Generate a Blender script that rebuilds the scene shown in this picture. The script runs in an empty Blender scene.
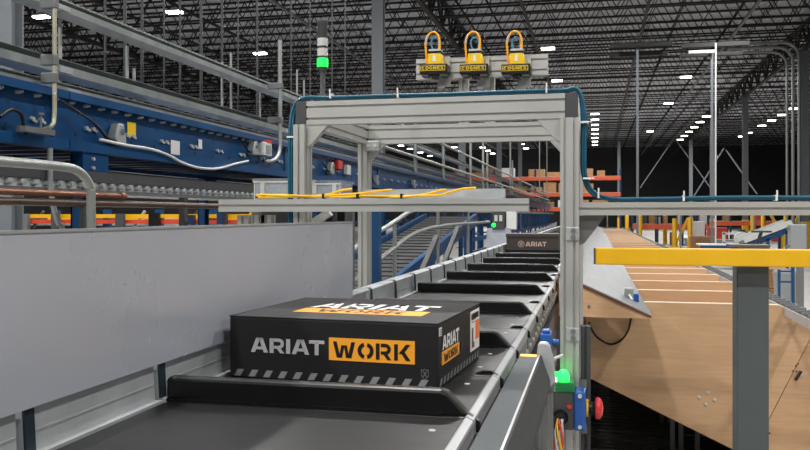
import bpy, bmesh, math, random
from mathutils import Vector, Matrix
random.seed(7)
scn = bpy.context.scene
C = scn.collection

# ------------------------------------------------------------------ camera, world, exposure
H = 1.55                       # eye height above the floor
YAW = math.atan(190 / 830)
S_, C_ = math.sin(YAW), math.cos(YAW)
cam_d = bpy.data.cameras.new('camera')
cam = bpy.data.objects.new('camera', cam_d)
C.objects.link(cam)
cam.location = (0, 0, H)
cam.rotation_euler = (math.pi / 2, 0, YAW)
cam_d.sensor_width = 36
cam_d.lens = 36 * 830 / 810
cam_d.shift_y = -10 / 810
cam_d.clip_start = 0.02
cam_d.clip_end = 300
scn.camera = cam

world = bpy.data.worlds.new('world')
scn.world = world
world.use_nodes = True
world.node_tree.nodes['Background'].inputs[0].default_value = (0.5, 0.55, 0.62, 1)
world.node_tree.nodes['Background'].inputs[1].default_value = 0.05

vs = scn.view_settings
vs.view_transform = 'Standard'
vs.look = 'None'
vs.gamma = 1
vs.use_curve_mapping = False
vs.exposure = 0.0
LIGHT_W = 440                  # watts of each ceiling fixture

# ------------------------------------------------------------------ materials
def lin(c):
    c = c / 255
    return c / 12.92 if c <= 0.04045 else ((c + 0.055) / 1.055) ** 2.4

ORD = 'first second third fourth fifth sixth seventh eighth ninth tenth eleventh twelfth thirteenth fourteenth fifteenth sixteenth seventeenth eighteenth nineteenth twentieth'.split()

def rgb(r, g, b):
    return (lin(r), lin(g), lin(b), 1)

M = {}
def mat(name, col, rough=0.5, metal=0.0, var=0.12, scale=6.0, stretch=(1, 1, 1), bump=0.0, emit=0, alpha=1.0, coat=0, spec=0.5):
    m = bpy.data.materials.new(name)
    m.use_nodes = True
    nt = m.node_tree
    b = nt.nodes['Principled BSDF']
    b.inputs['Roughness'].default_value = rough
    b.inputs['Metallic'].default_value = metal
    b.inputs['Specular IOR Level'].default_value = spec
    if coat:
        b.inputs['Coat Weight'].default_value = coat
    c = rgb(*col)
    if emit:
        b.inputs['Base Color'].default_value = c
        b.inputs['Emission Color'].default_value = c
        b.inputs['Emission Strength'].default_value = emit
    elif var > 0:
        tc = nt.nodes.new('ShaderNodeTexCoord')
        mp = nt.nodes.new('ShaderNodeMapping')
        mp.inputs['Scale'].default_value = stretch
        no = nt.nodes.new('ShaderNodeTexNoise')
        no.inputs['Scale'].default_value = scale
        no.inputs['Detail'].default_value = 6
        ra = nt.nodes.new('ShaderNodeValToRGB')
        ra.color_ramp.elements[0].position = 0.3
        ra.color_ramp.elements[1].position = 0.7
        ra.color_ramp.elements[0].color = tuple(x * (1 - var) for x in c[:3]) + (1,)
        ra.color_ramp.elements[1].color = tuple(min(1, x * (1 + var)) for x in c[:3]) + (1,)
        nt.links.new(tc.outputs['Object'], mp.inputs[0])
        nt.links.new(mp.outputs[0], no.inputs['Vector'])
        nt.links.new(no.outputs['Fac'], ra.inputs[0])
        nt.links.new(ra.outputs[0], b.inputs['Base Color'])
        rr = nt.nodes.new('ShaderNodeMapRange')
        rr.inputs[3].default_value = max(0.03, rough - 0.06)
        rr.inputs[4].default_value = min(1, rough + 0.06)
        nt.links.new(no.outputs['Fac'], rr.inputs[0])
        nt.links.new(rr.outputs[0], b.inputs['Roughness'])
        if bump:
            bp = nt.nodes.new('ShaderNodeBump')
            bp.inputs['Strength'].default_value = bump
            bp.inputs['Distance'].default_value = 0.004
            nt.links.new(no.outputs['Fac'], bp.inputs['Height'])
            nt.links.new(bp.outputs[0], b.inputs['Normal'])
    else:
        b.inputs['Base Color'].default_value = c
    if alpha < 1:
        b.inputs['Alpha'].default_value = alpha
    M[name] = m
    return m

mat('alu', (188, 188, 184), 0.38, 0.55, 0.05, 3, (1, 1, 1))
mat('alu_dark', (120, 122, 122), 0.45, 0.5, 0.06, 3)
mat('galv', (176, 180, 182), 0.36, 0.35, 0.12, 14)
mat('lip_steel', (168, 170, 172), 0.36, 0.3, 0.06, 20)
mat('sheet', (186, 190, 200), 0.28, 0.25, 0.03, 2.0)
mat('cap', (62, 62, 64), 0.6, 0, 0.05, 8)
mat('belt', (22, 21, 22), 0.36, 0, 0.2, 5, (1, 3, 1), 0.05, spec=0.35)
mat('rubber', (11, 11, 12), 0.38, 0, 0.1, 9, spec=0.35)
mat('black', (14, 14, 15), 0.5, 0, 0, 1)
mat('gloss_black', (18, 18, 20), 0.25, 0, 0, 1)
mat('guard_steel', (58, 64, 67), 0.52, 0.0, 0.06, 5, (8, 1, 8), spec=0.2)
mat('joint_green', (38, 52, 58), 0.4, 0.3, 0.1, 20)
mat('carton_black', (25, 23, 25), 0.6, 0, 0.10, 60, spec=0.35)
mat('carton_brown', (58, 50, 46), 0.6, 0, 0.08, 30)
mat('print_grey', (176, 174, 176), 0.6, 0, 0.05, 80)
mat('print_stripe', (124, 130, 128), 0.6, 0, 0.05, 80)
mat('print_shield', (96, 98, 100), 0.6, 0, 0, 1)
mat('print_white', (226, 224, 222), 0.55, 0, 0, 1)
mat('print_orange', (240, 160, 40), 0.55, 0, 0.03, 40)
mat('print_tan', (200, 176, 160), 0.6, 0, 0, 1)
mat('shoe_brown', (104, 62, 40), 0.6, 0, 0, 1)
mat('label_orange', (226, 112, 50), 0.6, 0, 0, 1)
mat('yellow_paint', (222, 170, 2), 0.42, 0, 0.05, 8)
mat('post_grey', (74, 80, 80), 0.45, 0.1, 0.07, 8)
mat('blue_paint', (10, 68, 116), 0.33, 0.05, 0.16, 4)
mat('blue_dark', (9, 40, 78), 0.4, 0, 0.14, 4)
mat('blue_clip', (28, 82, 156), 0.4, 0, 0, 1)
mat('teal', (16, 84, 108), 0.4, 0, 0.12, 30)
mat('cable_yellow', (242, 186, 8), 0.42, 0, 0.05, 30)
mat('cable_orange', (246, 168, 14), 0.4, 0, 0.05, 30)
mat('cable_white', (196, 196, 194), 0.5, 0, 0, 1)
mat('cable_blue', (70, 130, 160), 0.45, 0, 0, 1)
mat('cable_grey', (138, 142, 142), 0.5, 0.2, 0.06, 30)
mat('cam_yellow', (240, 198, 20), 0.4, 0, 0.04, 20)
mat('red', (206, 42, 46), 0.35, 0, 0, 1, coat=0.4)
mat('wire_red', (200, 50, 44), 0.45, 0, 0, 1)
mat('red_paint', (192, 62, 40), 0.5, 0, 0.12, 8)
mat('orange_beam', (206, 88, 48), 0.5, 0, 0.12, 8)
mat('copper', (128, 82, 60), 0.38, 0.5, 0.12, 14)
mat('shaft_brown', (84, 66, 56), 0.45, 0.4, 0.15, 14)
mat('rod', (66, 69, 71), 0.5, 0.3, 0.05, 10)
mat('pipe', (158, 162, 158), 0.4, 0.5, 0.06, 10)
mat('pipe_warm', (176, 172, 152), 0.42, 0.4, 0.08, 10)
mat('tray_steel', (150, 156, 154), 0.34, 0.5, 0.14, 10)
mat('column', (108, 113, 118), 0.55, 0.1, 0.08, 3)
mat('joist', (27, 27, 28), 0.6, 0.1, 0.15, 3)
mat('deck', (204, 206, 212), 0.55, 0.1, 0.16, 0.5, (1, 6, 1))
mat('concrete', (176, 174, 170), 0.42, 0, 0.12, 0.6, (1, 1, 1), 0.05)
mat('wall_unlit', (40, 42, 44), 0.8, 0, 0.1, 0.4)  # dark base colour stands in for the unlit far end of the hall
mat('wall_side', (70, 72, 74), 0.7, 0, 0.1, 0.4)
mat('mat_black', (58, 59, 60), 0.7, 0, 0.35, 9, (1, 5, 1))
mat('laminate', (90, 93, 96), 0.36, 0.0, 0.10, 2.2, (6, 1, 6), spec=0.22)
mat('ply', (205, 166, 127), 0.52, 0, 0.08, 9, (0.6, 6, 6), 0.03, spec=0.35)
mat('ply_dark', (198, 158, 119), 0.6, 0, 0.10, 9, (0.6, 6, 6))
mat('ply_edge', (250, 232, 208), 0.6, 0, 0.06, 40)
mat('carton', (168, 124, 86), 0.7, 0, 0.14, 5)
mat('wood', (150, 110, 72), 0.7, 0, 0.2, 10)
mat('white_box', (212, 214, 212), 0.45, 0, 0.04, 5)
mat('sensor_grey', (150, 156, 154), 0.45, 0.1, 0.05, 10)
mat('enclosure', (142, 148, 150), 0.45, 0.1, 0.04, 5)
mat('bolt', (208, 208, 204), 0.3, 0.25, 0, 1)
mat('bin_clear', (206, 214, 220), 0.10, 0, 0, 1, alpha=0.20)
mat('green_on', (20, 255, 60), 0.3, emit=3.5)
mat('green_dome', (40, 255, 90), 0.3, emit=2.2)
mat('green_cover', (26, 130, 70), 0.2, 0, 0, 1, alpha=0.75)
mat('lens_off', (196, 196, 192), 0.3, 0, 0, 1)
mat('lamp_on', (255, 252, 244), 0.5, emit=14.0)
mat('lamp_body', (176, 178, 178), 0.45, 0.3, 0, 1)

# ------------------------------------------------------------------ geometry helpers
def W(x, y, z):                       # z measured from eye height
    return Vector((x, y, H + z))

def PY(px, py, Y):                    # point of the photo lying in the cross plane at distance Y
    D = Y * C_ / (1 + (px - 595) * C_ * S_ / 830)
    return Vector(((px - 595) * C_ * D / 830, Y, H + (215 - py) * D / 830))

def PX(px, py, X):                    # point of the photo lying in the plane X = const
    D = X * 830 / (C_ * (px - 595))
    return Vector((X, (D + X * S_) / C_, H + (215 - py) * D / 830))

def catmull(pts, n=6):
    pts = [Vector(p) for p in pts]
    if len(pts) < 3:
        return pts
    P = [pts[0] * 2 - pts[1]] + pts + [pts[-1] * 2 - pts[-2]]
    out = []
    for i in range(1, len(P) - 2):
        for k in range(n):
            t = k / n
            a, b, c, d = P[i - 1], P[i], P[i + 1], P[i + 2]
            out.append(0.5 * (2 * b + (c - a) * t + (2 * a - 5 * b + 4 * c - d) * t * t + (3 * b - a - 3 * c + d) * t ** 3))
    out.append(pts[-1])
    return out

class MB:
    def __init__(self):
        self.v, self.f, self.s = [], [], []
    def _add(self, vs_, fs, smooth=False):
        o = len(self.v)
        self.v += [Vector(p) for p in vs_]
        self.f += [[o + i for i in q] for q in fs]
        self.s += [smooth] * len(fs)
        return self
    def box(self, x0, x1, y0, y1, z0, z1):
        vs_ = [(x, y, z) for z in (z0, z1) for y in (y0, y1) for x in (x0, x1)]
        return self._add(vs_, [(0, 2, 3, 1), (4, 5, 7, 6), (0, 1, 5, 4), (2, 6, 7, 3), (0, 4, 6, 2), (1, 3, 7, 5)])
    def wbox(self, x0, x1, y0, y1, z0, z1):
        return self.box(x0, x1, y0, y1, z0 + H, z1 + H)
    def bar(self, p, q, w, h, up=(0, 0, 1)):
        p, q = Vector(p), Vector(q)
        d = (q - p).normalized()
        up = Vector(up)
        if abs(d.dot(up)) > 0.99:
            up = Vector((0, 1, 0))
        r = d.cross(up).normalized()
        u = r.cross(d).normalized()
        vs_ = [e + r * (a * w / 2) + u * (b * h / 2) for e in (p, q) for a, b in ((-1, -1), (1, -1), (1, 1), (-1, 1))]
        return self._add(vs_, [(0, 1, 2, 3), (7, 6, 5, 4), (0, 4, 5, 1), (1, 5, 6, 2), (2, 6, 7, 3), (3, 7, 4, 0)])
    def prism(self, poly, axis, a, b):
        n = len(poly)
        def mk(u, v, t):
            return {'x': (t, u, v), 'y': (u, t, v), 'z': (u, v, t)}[axis]
        vs_ = [mk(u, v, a) for u, v in poly] + [mk(u, v, b) for u, v in poly]
        fs = [tuple(range(n)), tuple(range(2 * n - 1, n - 1, -1))]
        fs += [(i, (i + 1) % n, n + (i + 1) % n, n + i) for i in range(n)]
        return self._add(vs_, fs)
    def cyl(self, p, q, r, n=12, r2=None, smooth=True):
        p, q = Vector(p), Vector(q)
        r2 = r if r2 is None else r2
        d = (q - p).normalized()
        up = Vector((0, 0, 1)) if abs(d.z) < 0.9 else Vector((1, 0, 0))
        a = d.cross(up).normalized()
        b = d.cross(a)
        ring = lambda c, rr: [c + (a * math.cos(2 * math.pi * i / n) + b * math.sin(2 * math.pi * i / n)) * rr for i in range(n)]
        self._add(ring(p, r) + ring(q, r2), [(i, (i + 1) % n, n + (i + 1) % n, n + i) for i in range(n)], smooth)
        self._add(ring(p, r), [tuple(range(n))])
        self._add(ring(q, r2), [tuple(range(n))])
        return self
    def lathe(self, c, prof, n=16, axis='z'):
        c = Vector(c)
        vs_, fs = [], []
        for r, h in prof:
            for i in range(n):
                t = 2 * math.pi * i / n
                a, b = r * math.cos(t), r * math.sin(t)
                vs_.append(c + Vector({'z': (a, b, h), 'x': (h, a, b), 'y': (a, h, b)}[axis]))
        for k in range(len(prof) - 1):
            fs += [(k * n + i, k * n + (i + 1) % n, (k + 1) * n + (i + 1) % n, (k + 1) * n + i) for i in range(n)]
        self._add(vs_, fs, True)
        self._add(vs_[:n], [tuple(range(n))])
        self._add(vs_[-n:], [tuple(range(n))])
        return self
    def tube(self, pts, r, n=8, sm=5):
        pts = catmull(pts, sm) if sm else [Vector(p) for p in pts]
        m = len(pts)
        t0 = (pts[1] - pts[0]).normalized()
        a = t0.cross(Vector((0, 0, 1)))
        if a.length < 1e-3:
            a = t0.cross(Vector((1, 0, 0)))
        a.normalize()
        vs_, fs = [], []
        for i, p in enumerate(pts):
            t = (pts[min(i + 1, m - 1)] - pts[max(i - 1, 0)]).normalized()
            a = (a - t * a.dot(t)).normalized()
            b = t.cross(a)
            vs_ += [p + (a * math.cos(2 * math.pi * k / n) + b * math.sin(2 * math.pi * k / n)) * r for k in range(n)]
        for i in range(m - 1):
            fs += [(i * n + k, i * n + (k + 1) % n, (i + 1) * n + (k + 1) % n, (i + 1) * n + k) for k in range(n)]
        self._add(vs_, fs, True)
        self._add(vs_[:n], [tuple(range(n))])
        self._add(vs_[-n:], [tuple(range(n))])
        return self
    def flat(self, polys, o, u, v):
        o, u, v = Vector(o), Vector(u), Vector(v)
        for pl in polys:
            self._add([o + u * a + v * b for a, b in pl], [tuple(range(len(pl)))])
        return self
    def mesh(self, name, m, off=Vector((0, 0, 0)), fix=True):
        me = bpy.data.meshes.new(name)
        me.from_pydata([tuple(p - off) for p in self.v], [], self.f)
        me.polygons.foreach_set('use_smooth', self.s)
        if fix:
            bm = bmesh.new()
            bm.from_mesh(me)
            bmesh.ops.recalc_face_normals(bm, faces=bm.faces)
            bm.to_mesh(me)
            bm.free()
        me.materials.append(M[m])
        return me
    def build(self, name, m, parent=None, off=None, fix=True, bevel=0):
        if off is None:
            if parent is not None:
                off = wl(parent)
            else:
                xs = [p.x for p in self.v]; ys = [p.y for p in self.v]; zs = [p.z for p in self.v]
                off = Vector(((min(xs) + max(xs)) / 2, (min(ys) + max(ys)) / 2, min(zs)))
        o = bpy.data.objects.new(name, self.mesh(name, m, off, fix))
        C.objects.link(o)
        if parent is not None:
            o.parent = parent
        else:
            o.location = off
        if bevel:
            bv = o.modifiers.new('bevel', 'BEVEL')
            bv.width = bevel
            bv.segments = 2
            bv.limit_method = 'ANGLE'
        return o

def wl(o):
    r = Vector(o.location)
    while o.parent:
        o = o.parent
        r += Vector(o.location)
    return r

def tag(o, label, cat, group=None):
    o['label'] = label
    o['category'] = cat
    if group:
        o['group'] = group
    return o

def struct(o, label=None):
    o['kind'] = 'structure'
    if label:
        o['label'] = label
    return o

def thing(name, label, cat, loc, group=None):
    o = bpy.data.objects.new(name, None)
    C.objects.link(o)
    o.location = loc
    o.empty_display_size = 0.1
    return tag(o, label, cat, group)

KIDS = {}
def kids(o):
    return [c for c in C.objects if c.parent == o]

def copy_tree(o, loc=None, label=None, skip=()):
    tree = {}
    for c in C.objects:
        if c.parent is not None:
            tree.setdefault(c.parent.name, []).append(c)
    def rec(s, par):
        c = s.copy()
        C.objects.link(c)
        c.parent = par
        for k in tree.get(s.name, []):
            if k.name.split('.')[0] not in skip:
                rec(k, c)
        return c
    r = rec(o, None)
    if loc is not None:
        r.location = loc
    if label:
        r['label'] = label
    return r

def slot_section(w, h, nw, nh, so=0.009, sd=0.010):
    """outline of an aluminium T-slot profile: w x h with nw slots along w faces and nh along h faces"""
    pts = []
    def side(p, q, n, inward):
        L = (q - p).length
        d = (q - p).normalized()
        pts.append(p)
        for i in range(n):
            c = p + d * (L * (i + 0.5) / n)
            pts.extend([c - d * so / 2, c - d * so / 2 + inward * sd, c + d * so / 2 + inward * sd, c + d * so / 2])
    a, b, c, d = Vector((-w / 2, -h / 2)), Vector((w / 2, -h / 2)), Vector((w / 2, h / 2)), Vector((-w / 2, h / 2))
    side(a, b, nw, Vector((0, 1)))
    side(b, c, nh, Vector((-1, 0)))
    side(c, d, nw, Vector((0, -1)))
    side(d, a, nh, Vector((1, 0)))
    return [(p.x, p.y) for p in pts]

def profile(mb, axis, a, b, cu, cv, w, h, nw, nh):
    sec = slot_section(w, h, nw, nh)
    return mb.prism([(cu + u, cv + v) for u, v in sec], axis, a, b)

# ------------------------------------------------------------------ lettering (flat print built from polygons)
def R_(x0, y0, x1, y1):
    return [(x0, y0), (x1, y0), (x1, y1), (x0, y1)]
def G_(x0, y0, x1, y1, t):
    return [(x0 - t / 2, y0), (x0 + t / 2, y0), (x1 + t / 2, y1), (x1 - t / 2, y1)]
def arc(cx, cy, rx, ry, t, a0, a1, n=8):
    out = []
    for i in range(n):
        p, q = math.radians(a0 + (a1 - a0) * i / n), math.radians(a0 + (a1 - a0) * (i + 1) / n)
        out.append([(cx + rx * math.cos(p), cy + ry * math.sin(p)), (cx + rx * math.cos(q), cy + ry * math.sin(q)),
                    (cx + (rx - t) * math.cos(q), cy + (ry - t) * math.sin(q)), (cx + (rx - t) * math.cos(p), cy + (ry - t) * math.sin(p))])
    return out
T = 0.27
GL = {
 'A': (1.16, [G_(0.14, 0, 0.5, 1, 0.28), G_(1.02, 0, 0.66, 1, 0.28), R_(0.3, 0.2, 0.86, 0.4), R_(0.42, 0.8, 0.74, 1)]),
 'R': (1.0, [R_(0, 0, T, 1), R_(0.1, 0.78, 0.66, 1), R_(0.1, 0.3, 0.66, 0.5), G_(0.86, 0, 0.58, 0.36, 0.28)] + arc(0.62, 0.65, 0.35, 0.35, 0.22, -90, 90)),
 'I': (0.27, [R_(0, 0, 0.27, 1)]),
 'T': (1.0, [R_(0, 0.77, 1.0, 1), R_(0.37, 0, 0.63, 0.9)]),
 'C': (1.0, arc(0.5, 0.5, 0.5, 0.5, 0.22, 50, 310, 12)),
 'O': (1.0, arc(0.5, 0.5, 0.5, 0.5, 0.22, 0, 360, 18)),
 'G': (1.0, arc(0.5, 0.5, 0.5, 0.5, 0.22, 50, 350, 14) + [R_(0.5, 0.36, 1.0, 0.54)]),
 'N': (0.95, [R_(0, 0, 0.22, 1), R_(0.73, 0, 0.95, 1), G_(0.81, 0, 0.14, 1, 0.28)]),
 'E': (0.85, [R_(0, 0, 0.22, 1), R_(0.1, 0.8, 0.85, 1), R_(0.1, 0.4, 0.78, 0.6), R_(0.1, 0, 0.85, 0.2)]),
 'X': (1.0, [G_(0.14, 0, 0.86, 1, 0.28), G_(0.86, 0, 0.14, 1, 0.28)]),
 # stencil cut letters
 'w': (1.42, [G_(0.36, 0, 0.12, 1, 0.24), G_(1.06, 0, 1.30, 1, 0.24), G_(0.48, 0.0, 0.64, 0.78, 0.2), G_(0.94, 0, 0.80, 0.78, 0.2)]),
 'o': (1.0, arc(0.47, 0.5, 0.47, 0.5, 0.24, 100, 260, 10) + arc(0.55, 0.5, 0.47, 0.5, 0.24, -80, 80, 10)),
 'r': (0.98, [R_(0, 0, 0.23, 1), R_(0.31, 0.78, 0.62, 1), R_(0.31, 0.32, 0.62, 0.52), G_(0.84, 0, 0.6, 0.34, 0.26)] + arc(0.6, 0.66, 0.34, 0.34, 0.22, -90, 90)),
 'k': (1.02, [R_(0, 0, 0.23, 1), G_(0.42, 0.42, 0.86, 1, 0.28), G_(0.88, 0, 0.5, 0.56, 0.28)]),
}
def text_polys(s, gap=0.16):
    x, out = 0, []
    for ch in s:
        if ch == ' ':
            x += 0.6
            continue
        if ch == 'T' and out:
            x -= 0.13
        w, pl = GL[ch]
        out += [[(x + a, b) for a, b in p] for p in pl]
        x += w + gap
    return out, x - gap
def put_text(mb, s, o, u, v, height, width=None, gap=0.16, shear=0.0):
    pl, L = text_polys(s, gap)
    sx = (width / L) if width else height
    mb.flat([[(a * sx + shear * b * height, b * height) for a, b in p] for p in pl], o, u, v)
SHIELD = [[(-0.5, 0.45), (-0.42, 0.6), (-0.2, 0.55), (0, 0.66), (0.2, 0.55), (0.42, 0.6), (0.5, 0.45), (0.44, 0.4), (0.2, 0.46), (0, 0.55), (-0.2, 0.46), (-0.44, 0.4)],
          [(-0.5, 0.45), (-0.44, 0.4), (-0.36, -0.2), (0, -0.58), (0, -0.68), (-0.46, -0.24)],
          [(0.5, 0.45), (0.46, -0.24), (0, -0.68), (0, -0.58), (0.36, -0.2), (0.44, 0.4)],
          G_(-0.2, -0.28, 0.16, 0.32, 0.16), G_(0.2, -0.28, -0.16, 0.32, 0.16), R_(-0.3, 0.2, -0.1, 0.34), R_(0.1, 0.2, 0.3, 0.34), R_(-0.28, -0.3, -0.1, -0.16), R_(0.1, -0.3, 0.28, -0.16)]

# ================================================================== THE BUILDING
def S1(name, mb, m, label=None):
    return struct(mb.build(name, m), label)
XL, XR, YB, YF, ZC = -37.1, 40.4, -22, 112, H + 8.9
S1('floor', MB().box(XL, XR, YB, YF, -0.2, 0), 'concrete', 'pale polished concrete warehouse floor')
# roof deck with ribs running along the hall
deck = MB()
deck.box(XL, XR, YB, YF, ZC, ZC + 0.15)
for i in range(int((XR - XL) / 0.6)):
    x = XL + 0.3 + i * 0.6
    deck.box(x, x + 0.16, YB, YF, ZC - 0.04, ZC + 0.01)
S1('ceiling', deck, 'deck', 'ribbed grey metal roof deck')
S1('wall_back', MB().box(XL, XR, YF, YF + 0.3, 0, ZC), 'wall_unlit', 'far end wall of the warehouse, coloured dark as if unlit')
S1('wall_left', MB().box(XL - 0.3, XL, YB, YF, 0, ZC), 'wall_side')
S1('wall_right', MB().box(XR, XR + 0.3, YB, YF, 0, ZC), 'wall_side')
S1('wall_front', MB().box(XL, XR, YB - 0.3, YB, 0, ZC), 'wall_side')

GX = [-6.1, 9.4, 24.9, -21.6]                   # girder lines
zb, zt = H + 7.65, ZC - 0.10
def joist_mesh(L):
    mb = MB()
    mb.bar((0, 0, zt), (L, 0, zt), 0.11, 0.07)
    mb.bar((0, 0, zb + 0.12), (L, 0, zb + 0.12), 0.10, 0.06)
    n = int(L / 0.56)
    for i in range(n):
        a, b = L * i / n, L * (i + 1) / n
        z0, z1 = (zb + 0.12, zt) if i % 2 == 0 else (zt, zb + 0.12)
        mb.bar((a, 0, z0), (b, 0, z1), 0.035, 0.035)
    return mb
bays = [(-21.6, -6.1), (-6.1, 9.4), (9.4, 24.9), (-37.1, -21.6), (24.9, 40.4)]
for bi, (a, b) in enumerate(bays):
    me = joist_mesh(b - a).mesh('roof_joist', 'joist')
    y = 2.0
    while y < 110:
        o = bpy.data.objects.new('roof_joist', me)
        C.objects.link(o)
        o.location = (a, y, 0)
        struct(o, ['dark open-web roof joist over the blue conveyor bay', 'dark open-web roof joist over the sorter bay', 'dark open-web roof joist beyond the right girder', 'dark open-web roof joist in the outermost left bay', 'dark open-web roof joist in the outermost right bay'][bi])
        o['group'] = 'open-web roof joists'
        y += 1.5 if y < 50 else 2.2
for gi, gx in enumerate(GX):
    mb = MB()
    for z, h in ((zt - 0.02, 0.14), (zb - 0.02, 0.14)):
        mb.box(gx - 0.09, gx + 0.09, 0, 110, z - h / 2, z + h / 2)
    n = 92
    for i in range(n):
        y0, y1 = 110 * i / n, 110 * (i + 1) / n
        z0, z1 = (zb, zt) if i % 2 == 0 else (zt, zb)
        mb.bar((gx, y0, z0), (gx, y1, z1), 0.10, 0.10)
        if i % 2:
            mb.bar((gx, y1, zb), (gx, y1, zt), 0.07, 0.07)
    S1('roof_girder', mb, 'joist', ['black truss girder on the left column line', 'black truss girder on the right column line', 'black truss girder far to the right', 'black truss girder far to the left'][gi])

# bridging lines / conduit along the hall between joists
for i, x in enumerate((-11.3, -2.6, 1.9, 5.75, -15, -17.5, 13, 18)):
    S1('trim_%d' % (i + 1), MB().box(x - 0.05, x + 0.05, 1, 110, zb + 0.0, zb + 0.085), 'column' if i in (3, 0) else 'joist', 'long conduit run hung along the roof joists')

def column(x, y, w, yellow=True, label='grey steel column'):
    root = bpy.data.objects.new('steel_column', None)
    C.objects.link(root)
    root.location = (x, y, 0)
    struct(root, label)
    mb = MB()
    t = w * 0.09
    mb.box(x - w / 2, x + w / 2, y - w / 2, y - w / 2 + t, 0.02, zb - 0.09)
    mb.box(x - w / 2, x + w / 2, y + w / 2 - t, y + w / 2, 0.02, zb - 0.09)
    mb.box(x - t / 2, x + t / 2, y - w / 2 + t, y + w / 2 - t, 0.02, zb - 0.09)
    mb.build('shaft', 'column', root)
    MB().box(x - w * 0.8, x + w * 0.8, y - w * 0.8, y + w * 0.8, 0, 0.03).build('base_plate', 'column', root)
    if yellow:
        g = MB()
        e = w / 2 + 0.012
        g.box(x - e, x + e, y - e, y + e, 0.03, 1.25)
        g.build('column_guard', 'yellow_paint', root)
    return root
for i, y in enumerate((41.3, 56.8, 72.3, 87.8)):
    column(9.4, y, 0.33, True, ['grey column with conduits at the right edge', 'grey column with yellow base, nearest in the right row', 'second grey column of the right row', 'farthest grey column of the right row'][i])
column(-6.1, 23.2, 0.32, False, 'broad grey column behind the gantry')
column(-6.1, 7.7, 0.20, False, 'grey column at the left edge of the picture')
for y in (38.7, 54.2, 69.7):
    column(-6.1, y, 0.30, False, 'distant grey column of the left row')
column(2.4, 88, 0.3, True, 'thin far column with yellow base right of the chutes')
# wind bracing in the right column row
def brace(p, q, label):
    S1('wind_brace', MB().bar(p, q, 0.10, 0.10), 'column', label)
brace(PY(640, 188, 88), PY(692, 112, 88), 'diagonal wind brace between the far columns')
brace(PY(676, 140, 88), PY(712, 190, 88), 'diagonal wind brace between the far columns')
brace(PY(694, 196, 72.3), PY(724, 148, 72.3), 'diagonal brace across the middle bay')
brace(PY(726, 150, 72.3), PY(757, 194, 72.3), 'diagonal brace across the middle bay')

# ------------------------------------------------------------------ ceiling lights
ZL = H + 7.35
LS = 7.35 / 6.5               # plan positions were measured for a hanging height of 6.5 m
def fixture_mesh():
    root = thing('high_bay_light', 'x', 'ceiling light', (0, 0, 0))
    b = MB()
    b.box(-0.30, 0.30, -0.16, 0.16, 0.06, 0.11)
    b.box(-0.10, 0.10, -0.09, 0.09, 0.11, 0.20)
    b.build('housing', 'lamp_body', root)
    MB().box(-0.28, 0.28, -0.14, 0.14, 0.0, 0.06).build('lens', 'lamp_on', root)
    r = MB()
    r.cyl((-0.22, 0, 0.1), (-0.22, 0, ZC - ZL), 0.008, 6)
    r.cyl((0.22, 0, 0.1), (0.22, 0, ZC - ZL), 0.008, 6)
    r.build('hanger', 'joist', root)
    return root
ld = bpy.data.lights.new('fixture_light', 'AREA')
ld.shape = 'RECTANGLE'
ld.size, ld.size_y = 0.56, 0.28
ld.energy = LIGHT_W
ld.color = (1.0, 0.985, 0.96)
fx0 = fixture_mesh()
fx_used = [False]
def light(x, y, label, group, glow=True):
    if not fx_used[0]:
        o = fx0
        fx_used[0] = True
        o.location = (x, y, ZL)
        o['label'] = label
    else:
        o = copy_tree(fx0, (x, y, ZL), label, skip=('lamp',))
    o['group'] = group
    if glow:
        l = bpy.data.objects.new('lamp', ld)
        C.objects.link(l)
        l.parent = o
        l.location = (0, 0, -0.02)
    return o
rows = [
 (0.0, [55, 58.3, 61.7, 65, 68.6, 72.2, 75.8, 79.4], 'lit fixture in the straight row above the far sorter end', 'row over the sorter end'),
 (-1.8, [-12, -3, 6, 15, 24, 33.0, 41.0, 50], 'lit fixture in the row right of the code readers', 'row over the gantry'),
 (4.2, [-12, -3, 6, 15, 24, 41.3, 50.8, 67.5], 'lit fixture in the row over the plywood chutes', 'row over the chutes'),
 (7.2, [58, 61.5, 65, 68.5, 72, 75.5], 'small lit fixture in the row beside the right girder', 'row beside the right girder'),
 (11.9, [-3, 12, 55, 58.3, 61.6, 65, 70.4, 73.6], 'lit fixture in the row beyond the right girder', 'row beyond the right girder'),
 (-13.2, [-3, 9, 24.4, 31.4, 79, 83], 'lit fixture left of the blue conveyor', 'row left of the blue conveyor'),
 (-6.6, [-12, -3, 6, 15, 77, 82], 'lit fixture in the row over the blue conveyor', 'row over the blue conveyor'),
 (-10.6, [80, 84, 88], 'small lit fixture far behind the broad grey column', 'far lights left of the hall axis'),
 (-17.8, [9, 24, 76, 80, 85, 90], 'small lit fixture in the leftmost row', 'leftmost row'),
]
for x, ys, lab, grp in rows:
    vis = [y for y in ys if y > 20]
    for y in ys:
        lb_ = lab + ', ' + ORD[vis.index(y)] + ' from the front' if y > 20 else lab + ', above the picture'
        light(x * LS, y * LS if y > 20 else y, lb_, grp, glow=(y < 52 or (y > 52 and int(y) % 2 == 0)))

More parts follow.
